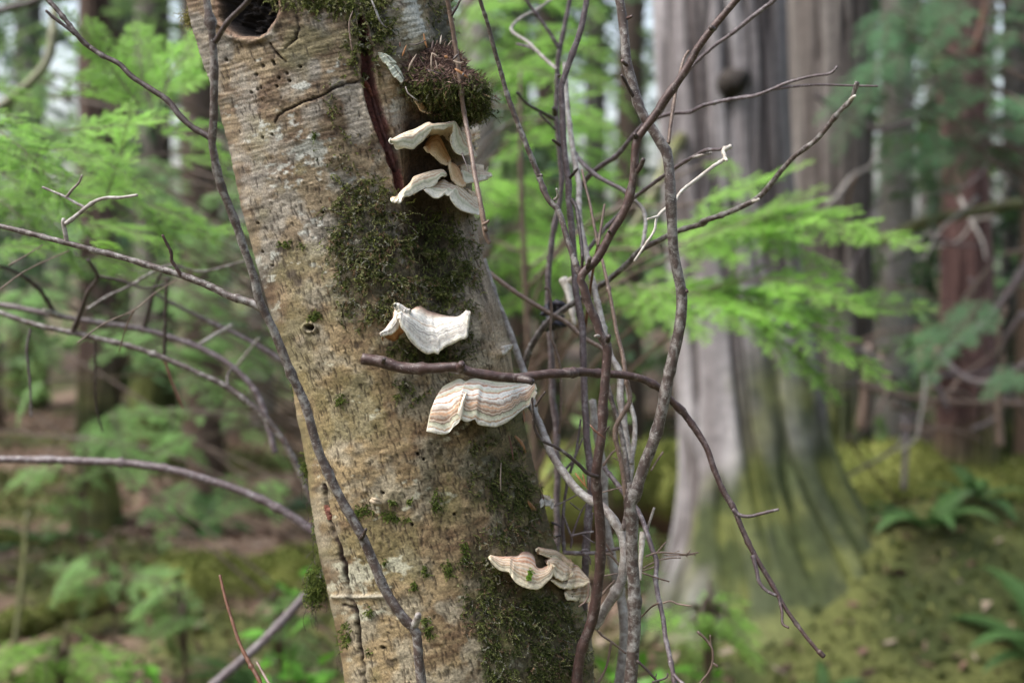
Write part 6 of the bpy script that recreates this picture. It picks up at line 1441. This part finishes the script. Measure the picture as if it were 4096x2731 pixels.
low('seedling behind the fork of the front stems', 2500, 3.6, 2150, 2280, 2700, 8, 180, seed=5)
low('small seedling below the leaning pole', 1080, 3.4, 2420, 900, 1300, 8, 160, seed=6)
low('seedling on the mossy log beside the cedar', 2420, 4.6, 1750, 2150, 2650, 8, 180, seed=7)
low('faint seedling in the undergrowth beside the dark brown trunk', 300, 5.0, 1850, -50, 650, 12, 250, seed=8)

# ================================================================== FERNS AND LEAFY SHRUBS
def frond_mesh(L, seed):
    r = np.random.default_rng(seed); n = 44; t = np.linspace(0, 1, n)
    C = np.stack([L * (t - .12 * t ** 3), np.zeros(n), L * (.42 * t - .62 * t ** 2.2)], 1)
    stalk = tube(np.hstack([C, np.linspace(.0035, .001, n)[:, None]]), 5, 0, False, 0, .03)
    V, F = [], []
    T = np.gradient(C, axis=0); T /= np.linalg.norm(T, axis=1)[:, None]
    for k in range(4, n):
        w_ = .095 * L * 2 * np.sin(np.pi * (.08 + .9 * t[k])) ** .7 * (1.1 - t[k] * .6) * r.uniform(.85, 1.1)
        for sg in (-1, 1):
            lat = np.array([0, sg, 0]) * .95 + T[k] * .32 + np.array([0, 0, -.12]); lat /= np.linalg.norm(lat); b = len(V)
            hw = T[k] * .0085 * L * 2
            V += [C[k] - hw * .5, C[k] + hw * .6, C[k] + lat * w_ * .55 + hw * .75 + np.array([0, 0, .004]), C[k] + lat * w_, C[k] + lat * w_ * .55 - hw * .55 + np.array([0, 0, .004])]
            F.append([b, b + 1, b + 2, b + 3, b + 4])
    a = stalk; b0 = len(a[0])
    me = mesh('frond', np.vstack([a[0], np.array(V)]), a[1] + [np.array(F) + b0], False); me.materials.append(MATS['fern_leaf'])
    return me
FR = [frond_mesh(.5, 1), frond_mesh(.42, 2)]
def fern(label, x, y, d, n, s, az0, spread, seed):
    p = toW(x, y, d); q_ = np.random.default_rng(seed); p[2] = float(gz(p[0], p[1])) - .01
    t = thing('sword_fern', label, 'fern', p, 'sword ferns on the forest floor')
    for k in range(n):
        o = link('frond', FR[k % 2], None, t); a = az0 + (k / max(n - 1, 1) - .5) * spread + q_.normal() * .12
        o.rotation_euler = (0, -.45 + q_.normal() * .2, a); sc = s * q_.uniform(.8, 1.2); o.scale = (sc, sc, sc)
fern('sword fern with drooping fronds in front of the mossy log', 3720, 2150, 4.42, 8, .60, -1.2, 5.6, 1)
fern('bright sword fern at the far end of the mossy log', 3900, 2100, 4.6, 6, .5, .4, 4.5, 2)
fern('sword fern with long fronds arching over the mossy root hummock', 4220, 2640, 4.0, 6, .75, 3.0, 2.4, 3)
fern('sword fern behind the cedar root flare', 3620, 2300, 4.9, 6, .5, 0, 6, 4)
fern('sword fern half hidden between cedar foot and stems', 2600, 2350, 4.6, 6, .45, 3, 5, 5)
fern('sword fern in the shade beside the dark brown trunk', 150, 2120, 6.0, 8, .8, 0, 6, 6)
fern('sword fern behind the dark half-rotten log', 820, 2050, 6.2, 8, .8, 0, 6, 7)
fern('sword fern near the leaning pole', 1000, 2560, 4.2, 6, .55, 0, 6, 8)
fern('sword fern behind the broken branch tip', 3300, 2640, 3.9, 6, .45, 1, 6, 9)
lv = np.array([[0, 0, 0], [.35, .26, .05], [.75, .24, .03], [1.08, 0, -.06], [.75, -.24, .03], [.35, -.26, .05], [.5, 0, -.03]]) * .065
LM = mesh('leaf', lv, [np.array([[0, 6, 1], [1, 6, 2], [2, 6, 3], [3, 6, 4], [4, 6, 5], [5, 6, 0]])], True); LM.materials.append(MATS['salal_leaf'])
def leafy(label, x, y, d, n, h, seed):
    p = toW(x, y, d); p[2] = float(gz(p[0], p[1])); q_ = np.random.default_rng(seed); zt = float(toW(x, y, d)[2])
    t = thing('leafy_shrub', label, 'shrub', p, 'leafy shrubs on the forest floor')
    for k in range(n):
        a = q_.uniform(0, 6.28); tip = np.array([math.cos(a) * q_.uniform(.03, h), math.sin(a) * q_.uniform(.03, h), zt - p[2] + q_.normal() * h * .5]); tip[2] = max(tip[2], .05)
        mid = tip * np.array([.4, .4, .6]); SEED[0] += 1
        V, F = tube(np.array([[0, 0, -.02, .003], [*mid, .0025], [*tip, .0012]]), 5, 0, False, SEED[0], .02)
        wobj('stem', V + p, F, MATS['hemlock_twig'], t)
        for j in range(4):
            o = link('leaf', LM, None, t); f = .55 + .15 * j; o.location = tuple(mid + (tip - mid) * (f - .4) / .6)
            o.rotation_euler = (q_.normal() * .4, q_.normal() * .4 - .1, q_.uniform(0, 6.28)); s = q_.uniform(.7, 1.2); o.scale = (s, s, s)
leafy('yellow-green leafy shrub beside the trunk edge under the dark moss tuft', 1170, 2590, 3.0, 6, .07, 1)
leafy('blue-green leafy shrub above the yellow-green one', 1130, 2380, 3.6, 6, .09, 2)
leafy('leafy shrub at the trunk foot behind the stems', 2440, 2640, 3.4, 6, .08, 3)
leafy('leafy shrub by the thick stem above the budded twig', 2750, 2720, 3.3, 6, .08, 4)
leafy('leafy shrub beneath the dark log', 560, 2640, 3.6, 6, .1, 5)
